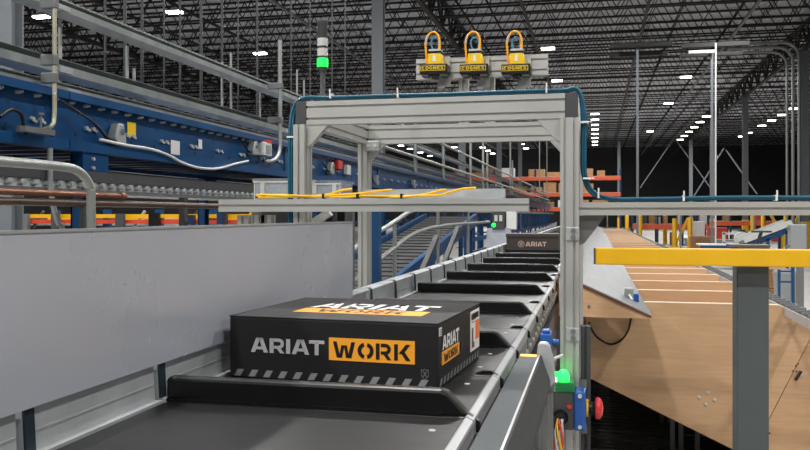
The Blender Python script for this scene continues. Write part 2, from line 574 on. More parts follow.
# ================================================================== THE SORTER
PITCH, Y0 = 0.387, 1.442
ZB = -0.356                                   # belt surface below the eye
def make_carrier(cleat):
    root = thing('sorter_carrier', 'x', 'conveyor carrier', (-0.5, 0, H - 0.47))
    g = 0.003
    a, b = g, PITCH - g
    # belt slab with a slightly raised seam at its leading edge
    m = MB().wbox(-0.800, -0.222, a, b, ZB - 0.03, ZB)
    m.build('belt', 'belt', root, bevel=0.003)
    # steel lip on the discharge side: a strip that slopes outwards and turns down
    m = MB().prism([(-0.222, H + ZB - 0.03), (-0.222, H + ZB + 0.001), (-0.219, H + ZB + 0.002), (-0.208, H + ZB - 0.004), (-0.206, H + ZB - 0.008), (-0.206, H + ZB - 0.03)], 'y', a, b)
    m.build('lip', 'lip_steel', root)
    # side plate under the lip with bolts
    sp = MB().wbox(-0.209, -0.205, a + 0.01, b - 0.01, ZB - 0.10, ZB - 0.03).build('side_plate', 'alu_dark', root)
    for yy in (0.06, 0.19, 0.32):
        MB().cyl(W(-0.203, yy, ZB - 0.06), W(-0.197, yy, ZB - 0.06), 0.009, 6).build('bolt', 'bolt', sp)
    # rivets in the belt surface near the lip
    for yy in (0.10, 0.29):
        MB().cyl(W(-0.262, yy, ZB), W(-0.262, yy, ZB + 0.0015), 0.006, 8).build('rivet', 'bolt', root)
    # box-shaped guard on the far side with a turned-in foot
    gb = MB().prism([(-0.868, H + ZB - 0.05), (-0.868, H + ZB + 0.078), (-0.862, H + ZB + 0.082), (-0.826, H + ZB + 0.082), (-0.821, H + ZB + 0.077), (-0.817, H + ZB + 0.004), (-0.800, H + ZB + 0.004), (-0.800, H + ZB - 0.05)], 'y', a + 0.004, b - 0.004)
    go = gb.build('guard', 'galv', root)
    MB().wbox(-0.8195, -0.8170, a + 0.012, b - 0.006, ZB + 0.031, ZB + 0.0345).build('guard_crease', 'lip_steel', go)
    # dark strap over the joint to the next guard
    MB().prism([(-0.869, H + ZB), (-0.869, H + ZB + 0.080), (-0.824, H + ZB + 0.084), (-0.817, H + ZB + 0.078), (-0.813, H + ZB + 0.004), (-0.822, H + ZB)], 'y', 0.008, 0.030).build('joint_strap', 'joint_green', root)
    # rubber strip closing the joint across the lip
    MB().prism([(-0.262, H + ZB + 0.001), (-0.245, H + ZB + 0.007), (-0.226, H + ZB + 0.008), (-0.200, H + ZB - 0.010), (-0.198, H + ZB - 0.03), (-0.262, H + ZB - 0.02)], 'y', 0.020, 0.034).build('joint_strip', 'rubber', root)
    if cleat:
        m = MB().prism([(-0.806, H + ZB), (-0.806, H + ZB + 0.041), (-0.800, H + ZB + 0.044), (-0.268, H + ZB + 0.044), (-0.256, H + ZB + 0.040), (-0.216, H + ZB - 0.001), (-0.24, H + ZB - 0.004)], 'y', 0.014, 0.044)
        c = m.build('cleat', 'rubber', root, bevel=0.006)
        MB().wbox(-0.800, -0.262, 0.004, 0.016, ZB, ZB + 0.005).build('cleat_foot', 'rubber', c)
    return root
car_c, car_p = make_carrier(True), make_carrier(False)
used = {True: False, False: False}
for i in range(-3, 100):
    cl = (i % 2 == 0)
    src = car_c if cl else car_p
    Y = Y0 + PITCH * i
    if i == -3: lab = 'black sorter carrier nearest the camera, mostly out of the frame'
    elif i == -2: lab = 'black sorter carrier at the bottom edge of the picture with a cleat'
    elif i == -1: lab = 'empty black belt carrier just in front of the large boot box'
    elif i == 0: lab = 'cleated belt carrier under the front of the large boot box'
    elif i == 1: lab = 'belt carrier under the back of the large boot box'
    elif i < 17: lab = '%s empty belt carrier behind the large boot box, %s' % (ORD[i - 2], 'with a black cleat' if cl else 'without a cleat')
    else: lab = '%s belt carrier in the far stretch of the sorter beyond the small carton' % ('cleated' if cl else 'plain')
    if not used[cl]:
        used[cl] = True
        o = src
    else:
        o = copy_tree(src, skip=() if i < 30 else ('rivet', 'guard_crease', 'bolt', 'cleat_foot'))
    o.location = (-0.5, Y, H - 0.47)
    o['label'] = lab
    o['group'] = 'carriers of the sorter'

fr = thing('sorter_trestle', 'long steel frame and legs under the black belt sorter', 'conveyor frame', (-0.5, 0, 0))
for x0, x1 in ((-0.80, -0.74), (-0.27, -0.21)):
    MB().box(x0, x1, -0.6, 41, H - 0.64, H - 0.49).build('side_rail', 'alu_dark', fr)
MB().box(-0.82, -0.19, -0.6, 41, H - 0.47, H - 0.465).build('cover_plate', 'black', fr)
for k in range(14):
    y = 0.3 + 2.9 * k
    for x in (-0.77, -0.24):
        MB().box(x - 0.03, x + 0.03, y - 0.03, y + 0.03, 0, H - 0.64).build('leg', 'alu_dark', fr)
    MB().box(-0.74, -0.27, y - 0.02, y + 0.02, 0.35, 0.39).build('cross_tie', 'alu_dark', fr)

# ------------------------------------------------------------------ tall grey side panel at the left
pn = thing('side_panel', 'tall plain grey metal sheet along the left side of the sorter', 'panel', (-0.81, 1.3, H - 0.285))
MB().wbox(-0.8125, -0.8085, 0.2, 2.73, -0.284, -0.0255).build('sheet', 'sheet', pn)
MB().wbox(-0.8145, -0.8065, 0.2, 2.731, -0.0265, -0.022).build('top_edge', 'lip_steel', pn)
for yy in (0.5, 1.6, 2.6):
    b = MB().wbox(-0.91, -0.8125, yy - 0.03, yy + 0.03, -0.20, -0.19)
    b.wbox(-0.915, -0.905, yy - 0.03, yy + 0.03, -0.55, -0.19)
    b.wbox(-0.915, -0.79, yy - 0.03, yy + 0.03, -0.56, -0.55)
    b.build('bracket', 'galv', pn)

# ------------------------------------------------------------------ large boot carton
BW, BD, BH = 0.473, 0.415, 0.133
bx = thing('boot_carton', 'large black boot box with orange print lying on the nearest carriers', 'box', (0, 0, 0))
hw = BW / 2
c = MB().box(-hw, hw, 0, BD, 0, BH)
c.build('body', 'carton_black', bx, bevel=0.0035)
lid = MB()
lid.box(-hw - 0.0012, hw + 0.0012, -0.0012, BD + 0.0012, BH - 0.0005, BH + 0.0022)
lid.build('lid', 'carton_black', bx, bevel=0.0015)
e = 0.0016
ux, uz, uy = Vector((1, 0, 0)), Vector((0, 0, 1)), Vector((0, 1, 0))
t = MB(); put_text(t, 'ARIAT', (-hw + 0.053, -e, 0.0575), ux, uz, 0.0315, 0.172, 0.11)
t.build('brand_lettering', 'print_grey', bx)
ob = MB().box(-0.001, 0.188, -0.0014, 0, 0.049, 0.0965).build('orange_block', 'print_orange', bx)
t = MB(); put_text(t, 'work', (0.0085, -e - 0.0006, 0.0555), ux, uz, 0.0335, 0.171, 0.16)
t.build('stencil_lettering', 'black', ob)
# hazard stripes along the bottom edges
st = MB()
n = 13
for k in range(n):
    x = -hw + 0.012 + k * (BW - 0.02) / n
    st.flat([[(x, 0.004), (x + 0.015, 0.004), (x + 0.024, 0.019), (x + 0.009, 0.019)]], (0, -e, 0), ux, uz)
st.build('front_stripe_band', 'print_stripe', bx)
st = MB()
n = 13
for k in range(n):
    y = 0.010 + k * (BD - 0.02) / n
    st.flat([[(y, 0.004), (y + 0.014, 0.004), (y + 0.022, 0.019), (y + 0.008, 0.019)]], (hw + e, 0, 0), uy, uz)
st.build('side_stripe_band', 'print_stripe', bx)
sh = MB(); sh.flat([[(a * 0.017, b * 0.017) for a, b in p] for p in SHIELD], (hw - 0.027, -e, 0.030), ux, uz)
sh.build('shield_emblem', 'print_shield', bx)
# right end print
t = MB(); put_text(t, 'ARIAT', (hw + e, 0.033, 0.075), uy, uz, 0.029, 0.150, 0.11)
t.build('side_lettering', 'print_white', bx)
so = MB().box(hw, hw + 0.0014, 0.031, 0.186, 0.044, 0.071).build('side_orange_block', 'print_orange', bx)
t = MB(); put_text(t, 'work', (hw + e + 0.0006, 0.045, 0.048), uy, uz, 0.019, 0.125, 0.16)
t.build('side_stencil_lettering', 'black', so)
lb = MB().box(hw, hw + 0.0014, 0.3040, 0.4040, 0.028, 0.124).build('product_label', 'print_white', bx)
MB().box(hw + 0.0014, hw + 0.002, 0.3580, 0.3980, 0.052, 0.098).build('label_block', 'label_orange', lb)
bt = MB().flat([[(0.3160, 0.036), (0.3450, 0.036), (0.3430, 0.046), (0.3310, 0.052), (0.3320, 0.084), (0.3160, 0.084)]], (hw + 0.0021, 0, 0), uy, uz)
bt.build('boot_picture', 'shoe_brown', lb)
ln = MB()
for k in range(4):
    ln.flat([R_(0.3140, 0.096 + k * 0.006, 0.3500 + 0.01 * (k % 2), 0.0985 + k * 0.006)], (hw + 0.0021, 0, 0), uy, uz)
for k in range(12):
    ln.flat([R_(0.3660 + k * 0.0026, 0.104, 0.3095 + k * 0.0026, 0.118)], (hw + 0.0021, 0, 0), uy, uz)
ln.build('label_print', 'print_shield', lb)
dk = MB().box(hw, hw + 0.0014, 0.008, 0.028, 0.107, 0.124).build('small_sticker', 'print_white', bx)
ln = MB()
for k in range(3):
    ln.flat([R_(0.010, 0.110 + k * 0.0045, 0.026, 0.112 + k * 0.0045)], (hw + 0.0021, 0, 0), uy, uz)
ln.build('sticker_print', 'black', dk)
MB().cyl((hw, 0.212, 0.060), (hw + 0.0016, 0.212, 0.060), 0.011, 14).build('finger_hole', 'black', bx)
# lid print
zt_ = BH + 0.0028
to = MB(); to.flat([[(-0.132, 0.100), (0.173, 0.100), (0.173, 0.180), (-0.132, 0.180)]], (0, 0, zt_), ux, uy)
lo = to.build('lid_orange_block', 'print_orange', bx)
t = MB(); put_text(t, 'work', (-0.085, 0.114, zt_ + 0.0006), ux, uy, 0.052, 0.21, 0.16)
t.build('lid_stencil_lettering', 'black', lo)
t = MB(); put_text(t, 'ARIAT', (-0.130, 0.190, zt_ + 0.0002), ux, uy, 0.105, 0.30, 0.10)
t.build('lid_lettering', 'print_white', bx)
fl = PY(337, 380, 1.52)
bx.location = (-0.5474, 1.6765, H + ZB + 0.0005)
bx.rotation_euler = (0, 0, math.radians(-4.0))

# ------------------------------------------------------------------ small dark carton farther along
b2 = thing('shoe_carton', 'dark brown shoe box with pale lettering far down the sorter', 'box', (0, 0, 0))
MB().box(-0.238, 0.238, 0, 0.34, 0, 0.168).build('body', 'carton_brown', b2, bevel=0.004)
l2 = MB().box(-0.243, 0.243, -0.005, 0.345, 0.150, 0.182).build('lid', 'carton_brown', b2, bevel=0.004)
t = MB(); put_text(t, 'ARIAT', (-0.060, -0.0012, 0.066), ux, uz, 0.042, 0.190, 0.16)
t.build('brand_lettering', 'print_tan', b2)
sh = MB(); sh.flat([[(a * 0.030, b * 0.030) for a, b in p] for p in SHIELD] + arc(0, 0, 0.030, 0.030, 0.004, 0, 360, 18), (-0.102, -0.0012, 0.087), ux, uz)
sh.build('shield_emblem', 'print_tan', b2)
p = PY(532, 248, 7.44)
b2.location = (-0.565, 7.73, H + ZB + 0.001)

# ------------------------------------------------------------------ steel cover with yellow sticker, right of the carriers
gc = thing('guard_cover', 'dark glossy steel guard cover beside the carriers with a yellow sticker', 'guard', (-0.14, 1.2, H - 0.62))
ch = MB().prism([(-0.182, H - 0.40), (-0.184, H - 0.352), (-0.180, H - 0.345), (-0.135, H - 0.345), (-0.129, H - 0.349), (-0.108, H - 0.405), (-0.108, H - 0.425), (-0.113, H - 0.425), (-0.113, H - 0.408), (-0.134, H - 0.355), (-0.176, H - 0.355), (-0.176, H - 0.40)], 'y', 0.1, 2.07)
ch.build('channel', 'guard_steel', gc)
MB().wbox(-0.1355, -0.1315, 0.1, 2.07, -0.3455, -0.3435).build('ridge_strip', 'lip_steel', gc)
MB().wbox(-0.179, -0.138, 2.03, 2.068, -0.345, -0.3435).build('warning_sticker', 'yellow_paint', gc)
eb = MB().prism([(-0.140, H - 0.345), (-0.138, H - 0.322), (-0.134, H - 0.315), (-0.115, H - 0.315), (-0.108, H - 0.325), (-0.098, H - 0.37), (-0.096, H - 0.41), (-0.108, H - 0.425), (-0.116, H - 0.40), (-0.130, H - 0.35)], 'y', 2.072, 2.10)
eb.build('end_bracket', 'galv', gc, bevel=0.004)
for yy in (0.5, 1.9):
    MB().wbox(-0.165, -0.135, yy - 0.02, yy + 0.02, -1.55, -0.355).build('support_leg', 'cap', gc)
MB().cyl(W(-0.10, 2.11, -0.36), W(-0.078, 2.11, -0.35), 0.004, 8).build('screw', 'bolt', gc)
# blue connector above the bracket
bl = MB().wbox(-0.150, -0.120, 2.36, 2.42, -0.40, -0.335)
bl.cyl(W(-0.12, 2.39, -0.36), W(-0.10, 2.39, -0.36), 0.008, 10)
bl.wbox(-0.146, -0.124, 2.37, 2.41, -0.335, -0.325)
tag(bl.build('photo_eye', 'blue_clip', bevel=0.003), 'small blue photo-eye sensor behind the end of the steel cover', 'sensor')
tag(MB().wbox(-0.160, -0.118, 2.34, 2.44, -0.46, -0.40).wbox(-0.150, -0.13, 2.37, 2.41, -1.55, -0.46).build('sensor_stand', 'alu_dark'), 'slim bracket stand holding the small blue photo-eye', 'bracket')

# ================================================================== ALUMINIUM GANTRY
FY, RY, LX, RX = 3.05, 3.94, -1.105, -0.088
GT, GB = 0.437, 0.347                         # top beam
gn = thing('scanner_gantry', 'aluminium profile gantry spanning the sorter', 'gantry', (-0.6, 3.5, 0))
def prof(name, axis, a, b, cu, cv, w, h, nw, nh, m='alu'):
    return profile(MB(), axis, a, b, cu, cv, w, h, nw, nh).build(name, m, gn)
for y in (FY, RY):
    prof('post', 'z', 0.0, H + GB, LX, y, 0.045, 0.09, 1, 2)
    prof('post', 'z', 0.0, H + GB, RX, y, 0.066, 0.09, 2, 2)
    for x in (LX, RX):
        MB().box(x - 0.07, x + 0.07, y - 0.08, y + 0.08, 0, 0.012).build('foot_plate', 'alu_dark', gn)
    prof('top_beam', 'x', LX + 0.023, RX - 0.017, y, H + (GT + GB) / 2, 0.045, 0.09, 1, 2)
    for x in (LX, RX + 0.006):
        MB().box(x - 0.0225, x + 0.0225, y - 0.0235, y + 0.0235, H + GB, H + GT + 0.001).build('corner_cap', 'cap', gn, bevel=0.003)
    for x, sg in ((LX + 0.0225, 1), (RX - 0.033, -1)):
        g = MB().prism([(x, H + GB), (x + sg * 0.085, H + GB), (x + sg * 0.075, H + GB - 0.012), (x + sg * 0.012, H + GB - 0.08), (x, H + GB - 0.085)], 'y', y - 0.018, y + 0.018)
        g.build('gusset', 'alu', gn)
for x in (LX, RX + 0.006):
    prof('side_beam', 'y', FY + 0.0235, RY - 0.0235, x, H + (GT + GB) / 2, 0.045, 0.09, 1, 2)
# corner hinge block on the rear left
cb = MB().wbox(LX + 0.02, LX + 0.085, RY - 0.06, RY - 0.03, GB - 0.035, GB + 0.012)
cb.build('corner_block', 'galv', gn, bevel=0.004)
bo = MB()
for dx in (0.035, 0.068):
    bo.cyl(W(LX + dx, RY - 0.06, GB - 0.012), W(LX + dx, RY - 0.068, GB - 0.012), 0.009, 8)
bo.build('bolt', 'bolt', gn)
# low cross beams left and right
yl = FY - 0.0725
a, b = PY(221, 205, yl), PY(529, 205, yl)
prof('low_beam_left', 'x', a.x, b.x, yl, H + 0.036, 0.045, 0.047, 1, 1)
prof('low_beam_right', 'x', RX + 0.033, 1.35, FY - 0.01, H + 0.022, 0.045, 0.046, 1, 1)
prof('low_beam_post', 'z', 0, H - 0.0, 1.30, FY - 0.01, 0.045, 0.045, 1, 1)
# stub posts under the left low beam
for px in (245, 262, 268):
    q = PY(px, 212, yl + 0.06)
    prof('stub_post', 'z', 0, H + 0.0, q.x, yl + 0.06, 0.045, 0.045, 1, 1)
MB().bar(PY(300, 232, FY + 0.1), PY(330, 212, FY + 0.1), 0.03, 0.03).build('diagonal_strut', 'alu', gn)
# thin tray for cables on the low beam
a, b = PY(362, 200, yl + 0.05), PY(504, 200, yl + 0.05)
MB().wbox(a.x, b.x, yl + 0.024, yl + 0.10, 0.060, 0.064).wbox(a.x, b.x, yl + 0.098, yl + 0.102, 0.060, 0.098).build('cable_tray', 'galv', gn)
# joint plates with bolts on the right post
for z in (-0.043, -0.40):
    pl = MB().wbox(RX - 0.012, RX + 0.034, FY - 0.051, FY - 0.045, z - 0.048, z + 0.0).build('joint_plate', 'galv', gn, bevel=0.002)
    bo = MB()
    for zz in (-0.012, -0.036):
        bo.cyl(W(RX + 0.013, FY - 0.051, z + zz), W(RX + 0.013, FY - 0.058, z + zz), 0.0095, 6)
    bo.build('bolt', 'alu_dark', pl)
# bracket leaf behind the right joint
MB().prism([(RX + 0.033, H - 0.002), (RX + 0.125, H - 0.002), (RX + 0.105, H - 0.03), (RX + 0.052, H - 0.10), (RX + 0.033, H - 0.11)], 'y', FY + 0.012, FY + 0.03).build('gusset', 'alu_dark', gn)
# grey wiring clips on the rear side of the right post
cl_ = MB()
for z in (-0.62, -0.70, -0.78):
    cl_.wbox(RX + 0.033, RX + 0.060, FY - 0.02, FY + 0.04, z, z + 0.03)
cl_.build('clip_block', 'alu_dark', gn)
rl = profile(MB(), 'z', 0.2, H - 0.40, RX + 0.055, FY + 0.02, 0.035, 0.05, 1, 1)
rl.build('cable_duct', 'cap', gn)
# scanner bar on two uprights above the rear beam
bl_, br_ = PY(417, 60, RY), PY(548, 60, RY)
zt2 = (215 - 57) * (RY * C_ + 0.45 * S_) / 830
prof('scanner_bar', 'x', bl_.x, br_.x, RY, H + zt2 - 0.048, 0.045, 0.098, 1, 2)
for px in (464, 490):
    q = PY(px, 80, RY + 0.046)
    prof('upright', 'z', H + GB + 0.02, H + zt2 - 0.01, q.x, RY + 0.046, 0.045, 0.045, 1, 1)

# ------------------------------------------------------------------ three yellow code readers on the bar
def scanner(px, label):
    y = RY - 0.11
    q = PY(px, 66, y)
    x, z = q.x, q.z - H
    r = thing('code_reader', label, 'camera', (x, y, H + z - 0.08), 'yellow code readers on the gantry')
    k = y * C_ / 830                          # metres per pixel here
    # black bar light across the bottom with label plate and lettering
    MB().wbox(x - 15 * k, x + 14 * k, y - 0.045, y + 0.045, z - 9.5 * k, z + 0.5 * k).build('bar_light', 'rubber', r, bevel=0.003)
    pl = MB().wbox(x - 14 * k, x + 12 * k, y - 0.0465, y - 0.045, z - 6.5 * k, z - 1.2 * k).build('name_plate', 'cam_yellow', r)
    pb = MB().wbox(x - 13.4 * k, x + 11.4 * k, y - 0.0475, y - 0.0464, z - 5.9 * k, z - 1.8 * k).build('plate_field', 'black', pl)
    t = MB(); put_text(t, 'COGNEX', W(x - 12.6 * k, y - 0.0482, z - 5.4 * k), ux, uz, 3.2 * k, 23 * k, 0.2)
    t.build('lettering', 'cam_yellow', pl)
    # lens barrel below
    MB().lathe(W(x, y, z), [(0.017, -14 * k), (0.019, -13.6 * k), (0.019, -10.5 * k), (0.022, -9.6 * k)], 14).build('lens', 'gloss_black', r)
    ft = MB().wbox(x - 13 * k, x - 6 * k, y - 0.04, y + 0.02, z - 12 * k, z - 9.4 * k).wbox(x + 6 * k, x + 13 * k, y - 0.04, y + 0.02, z - 12 * k, z - 9.4 * k)
    ft.build('light_foot', 'cap', r)
    # yellow body tapering to the top with a ribbed side
    bd = MB().prism([(x - 7 * k, H + z + 0.5 * k), (x + 8.5 * k, H + z + 0.5 * k), (x + 7.8 * k, H + z + 8 * k), (x + 6.8 * k, H + z + 12 * k), (x - 6.8 * k, H + z + 12 * k), (x - 7 * k, H + z + 11 * k)], 'y', y - 0.034, y + 0.034)
    bd = bd.build('body', 'cam_yellow', r, bevel=0.004)
    MB().wbox(x - 1.6 * k, x + 1.6 * k, y - 0.0352, y - 0.034, z + 3.5 * k, z + 10 * k).build('data_label', 'print_white', bd)
    # silver top plate and dark cap
    MB().wbox(x - 6.5 * k, x + 7 * k, y - 0.034, y + 0.034, z + 12 * k, z + 14.3 * k).build('cap_plate', 'gloss_black', r)
    MB().wbox(x - 6 * k, x + 6.5 * k, y - 0.03, y + 0.03, z + 14.3 * k, z + 16.5 * k).build('connector_plate', 'lens_off', r)
    # mounting stem and bracket at the back
    MB().wbox(x + 4 * k, x + 13 * k, y + 0.05, y + 0.07, z - 20 * k, z + 12 * k).wbox(x + 4 * k, x + 13 * k, y + 0.034, y + 0.06, z - 6 * k, z - 2 * k).build('mounting_bracket', 'alu', r)
    MB().wbox(x + 0 * k, x + 7 * k, y + 0.046, y + 0.06, z - 22 * k, z - 10 * k).build('stem', 'galv', r)
    # looped orange cable: up from the top, over and down on the left
    cy = y - 0.012
    P = lambda u, v: W(x + u * k, cy, z + v * k)
    MB().tube([P(4.5, 16), P(5, 22), P(4.5, 28), P(1, 34), P(-4, 34.5), P(-8.5, 30), P(-10, 23), P(-9.5, 14), P(-9, 6), P(-9, 1)], 0.0048, 8).build('cable_loop', 'cable_orange', r)
    MB().tube([P(-7.6, 31.5), P(-9.2, 27.8), P(-10.0, 23)], 0.0054, 8).build('cable_sleeve', 'print_tan', r)
    MB().cyl(P(4.5, 15), P(5, 21), 0.0065, 10).build('cable_boot', 'cable_orange', r)
    cy = y + 0.016
    MB().tube([P(-3, 17), P(-5, 22), P(-5, 27), P(-2, 30), P(2, 28), P(3, 22), P(2, 16)], 0.0045, 6).build('data_cable', 'cable_blue', r)
    cy = y + 0.026
    MB().tube([P(8.5, 15), P(10, 22), P(8.5, 30), P(4, 35)], 0.004, 6).build('trigger_cable', 'rubber', r)
    return r
scanner(435.5, 'yellow code reader with looped orange cable, left on the bar')
scanner(475.5, 'yellow code reader with looped orange cable, middle on the bar')
scanner(517, 'yellow code reader with looped orange cable, right on the bar')

# ------------------------------------------------------------------ stack light
sy, sx = 3.29, LX
sl = thing('signal_tower', 'grey signal tower lamp glowing green on the gantry corner', 'signal light', (sx, sy, H + GT))
MB().lathe(W(sx, sy, GT), [(0.024, 0), (0.024, 0.008), (0.011, 0.014), (0.011, 0.155)], 16).build('pole', 'cap', sl)
MB().lathe(W(sx, sy, GT + 0.155), [(0.012, 0), (0.018, 0.010), (0.021, 0.018), (0.021, 0.024)], 20).build('collar', 'cap', sl)
zz = GT + 0.179
MB().lathe(W(sx, sy, zz), [(0.0225, 0), (0.0225, 0.034)], 20).build('green_lens', 'green_on', sl)
for k in range(2):
    MB().lathe(W(sx, sy, zz + 0.036 + k * 0.042), [(0.019, 0), (0.0205, 0.004), (0.0205, 0.008)], 20).build('ring', 'cap', sl)
    MB().lathe(W(sx, sy, zz + 0.044 + k * 0.042), [(0.0215, 0), (0.0215, 0.032)], 20).build('grey_lens', 'lens_off', sl)
MB().lathe(W(sx, sy, zz + 0.120), [(0.019, 0), (0.0205, 0.003), (0.0205, 0.055), (0.0225, 0.058), (0.0225, 0.074), (0.018, 0.080)], 20).build('buzzer_cap', 'cap', sl)

# ------------------------------------------------------------------ teal cable bundle over the gantry
tc = thing('teal_cable_bundle', 'bundle of teal cables running over the gantry and along the right beam', 'cable', (-0.6, FY, H))
yf = FY - 0.034
gz = GT + 0.010
for k, (dy, dz, dx) in enumerate(((0, 0, 0), (0.009, 0.005, 0.004), (-0.005, 0.006, 0.008), (0.012, 0.001, -0.004))):
    yy = FY - 0.012 + dy
    pts = [(LX - 0.034 - dx, yy - 0.02, -0.30), (LX - 0.034 - dx, yy - 0.02, 0.0), (LX - 0.034 - dx, yy - 0.02, 0.26), (LX - 0.030 - dx, yy, 0.40), (LX + 0.005, yy, GT + 0.008 + dz), (LX + 0.12, yy, GT + 0.008 + dz),
           (-0.75, yy, GT + 0.008 + dz), (-0.5, yy, GT + 0.007 + dz), (-0.25, yy, GT + 0.008 + dz), (RX - 0.03, yy, GT + 0.007 + dz), (RX + 0.030, yy - 0.004, GT + 0.006 + dz), (RX + 0.046 + dx, yy - 0.006, 0.36), (RX + 0.046 + dx, yy - 0.006, 0.24),
           (RX + 0.048 + dx, yy - 0.006, 0.15), (RX + 0.072 + dx, yy, 0.085 + dz * 0.5), (RX + 0.13 + dx, yy, 0.056 + dz), (RX + 0.25, yy, 0.052 + dz), (0.45, yy, 0.056 + dz), (0.8, yy, 0.054 + dz), (1.3, yy, 0.053 + dz)]
    MB().tube([W(*p) for p in pts], 0.0052, 7, 6).build('cable', 'teal', tc)
for x, z, hor in ((LX + 0.12, GT + 0.018, 1), (-0.72, GT + 0.012, 1), (-0.17, GT + 0.012, 1), (0.30, 0.058, 1), (0.60, 0.058, 1), (RX + 0.052, 0.33, 0), (RX + 0.06, 0.13, 0), (LX - 0.037, 0.3, 0), (RX + 0.10, 0.07, 1)):
    if hor:
        MB().wbox(x - 0.003, x + 0.003, FY - 0.032, FY + 0.016, z - 0.010, z + 0.010).wbox(x - 0.002, x + 0.003, FY - 0.034, FY - 0.031, z + 0.008, z + 0.026).build('cable_tie', 'print_white', tc)
    else:
        MB().wbox(x - 0.014, x + 0.014, FY - 0.042, FY + 0.012, z - 0.003, z + 0.003).wbox(x + 0.016, x + 0.026, FY - 0.042, FY - 0.039, z - 0.002, z + 0.002).build('cable_tie', 'print_white', tc)

# ------------------------------------------------------------------ yellow cables lying on the low left beam
yc = thing('yellow_cable_bundle', 'yellow cables lying along the low beam left of the gantry', 'cable', (-0.8, yl, H + 0.06))
def yp(px, py, dy=0.0):
    return PY(px, py, yl + 0.01 + dy)
for pts in ([(258, 197.5), (290, 197), (320, 196.5), (350, 195.5), (380, 196), (410, 196), (440, 195), (447, 193), (462, 189), (476, 188)],
            [(256, 195.6), (280, 195), (310, 196), (330, 194), (341, 190.5), (352, 189)],
            [(260, 194.6), (300, 196.2), (330, 195.4), (360, 193.4), (378, 191), (392, 190)],
            [(330, 197), (370, 196.6), (400, 197), (424, 194.5), (440, 190.5), (446, 189.5)]):
    MB().tube([yp(a, b, 0.012 * (i % 2) + 0.012) for i, (a, b) in enumerate(pts)], 0.0044, 7, 5).build('cable', 'cable_yellow', yc)
MB().cyl(yp(256, 196, 0.02), yp(266, 197, 0.02), 0.008, 8).build('cable_end', 'rubber', yc)
for px in (324, 358, 402):
    q = yp(px, 196.5, 0.02)
    MB().box(q.x - 0.004, q.x + 0.004, q.y - 0.014, q.y + 0.014, q.z - 0.008, q.z + 0.01).build('cable_tie', 'rubber', yc)

# ------------------------------------------------------------------ emergency stop station on the right post
es = thing('emergency_stop_station', 'emergency stop box with red button and glowing green lamp on the gantry post', 'emergency stop', (-0.10, 2.9, H - 0.74))
ey = 2.93
MB().wbox(-0.140, -0.070, ey - 0.045, ey + 0.065, -0.735, -0.605).build('housing', 'cap', es, bevel=0.006)
MB().wbox(-0.142, -0.068, ey - 0.05, ey + 0.05, -0.605, -0.572).build('green_cover', 'green_cover', es, bevel=0.004)
MB().lathe(W(-0.106, ey - 0.02, -0.572), [(0.021, 0), (0.021, 0.012), (0.018, 0.028), (0.010, 0.038), (0.001, 0.041)], 18).build('lamp_dome', 'green_dome', es)
bb = MB().wbox(-0.070, -0.030, ey - 0.05, ey + 0.04, -0.735, -0.60).build('blue_bracket', 'blue_clip', es, bevel=0.008)
bo = MB()
for z in (-0.615, -0.72):
    bo.cyl(W(-0.05, ey - 0.05, z), W(-0.05, ey - 0.057, z), 0.007, 8)
bo.build('screw', 'bolt', bb)
MB().cyl(W(-0.030, ey, -0.665), W(-0.022, ey, -0.665), 0.030, 20).build('yellow_ring', 'yellow_paint', es)
MB().lathe(W(-0.022, ey, -0.665), [(0.022, 0), (0.022, 0.016), (0.026, 0.022)], 20, 'x').build('button_collar', 'rubber', es)
MB().lathe(W(0.0, ey, -0.665), [(0.024, 0), (0.036, 0.002), (0.037, 0.012), (0.033, 0.020), (0.020, 0.026), (0.004, 0.028)], 22, 'x').build('mushroom_button', 'red', es)
MB().lathe(W(-0.115, ey - 0.045, -0.69), [(0.026, 0), (0.026, -0.012), (0.020, -0.016), (0.018, -0.03)], 16, 'y').build('cable_gland', 'gloss_black', es)
MB().cyl(W(-0.085, ey - 0.046, -0.652), W(-0.085, ey - 0.052, -0.652), 0.008, 10).build('indicator', 'wire_red', es)
for k in range(6):
    mm = ['cable_white', 'wire_red', 'cable_white', 'cable_yellow', 'wire_red', 'cable_white'][k]
    a0 = k * 1.05
    pts = []
    for j in range(11):
        tt = j / 10
        rr = 0.008 + 0.006 * math.sin(tt * 3.1)
        pts.append(W(-0.115 - 0.012 * tt + rr * math.cos(a0 + tt * 5), ey - 0.075 - 0.03 * math.sin(tt * 2.4) + rr * math.sin(a0 + tt * 5), -0.69 - 0.23 * tt ** 1.3))
    MB().tube(pts, 0.0034, 6, 2).build('wire', mm, es)
# small green pilot lamp on the cover side
tag(MB().lathe(W(-0.108, 2.30, -0.435), [(0.008, 0), (0.008, 0.012), (0.014, 0.016), (0.014, 0.030), (0.008, 0.034)], 12, 'x').build('pilot_lamp', 'green_dome'), 'small green pilot lamp shining beside the end of the steel cover', 'lamp')
tag(MB().wbox(-0.125, -0.108, 2.27, 2.33, -0.47, -0.40).wbox(-0.122, -0.112, 2.28, 2.32, -1.55, -0.47).build('pilot_lamp_stand', 'alu_dark'), 'narrow grey stand carrying the small green pilot lamp', 'bracket')

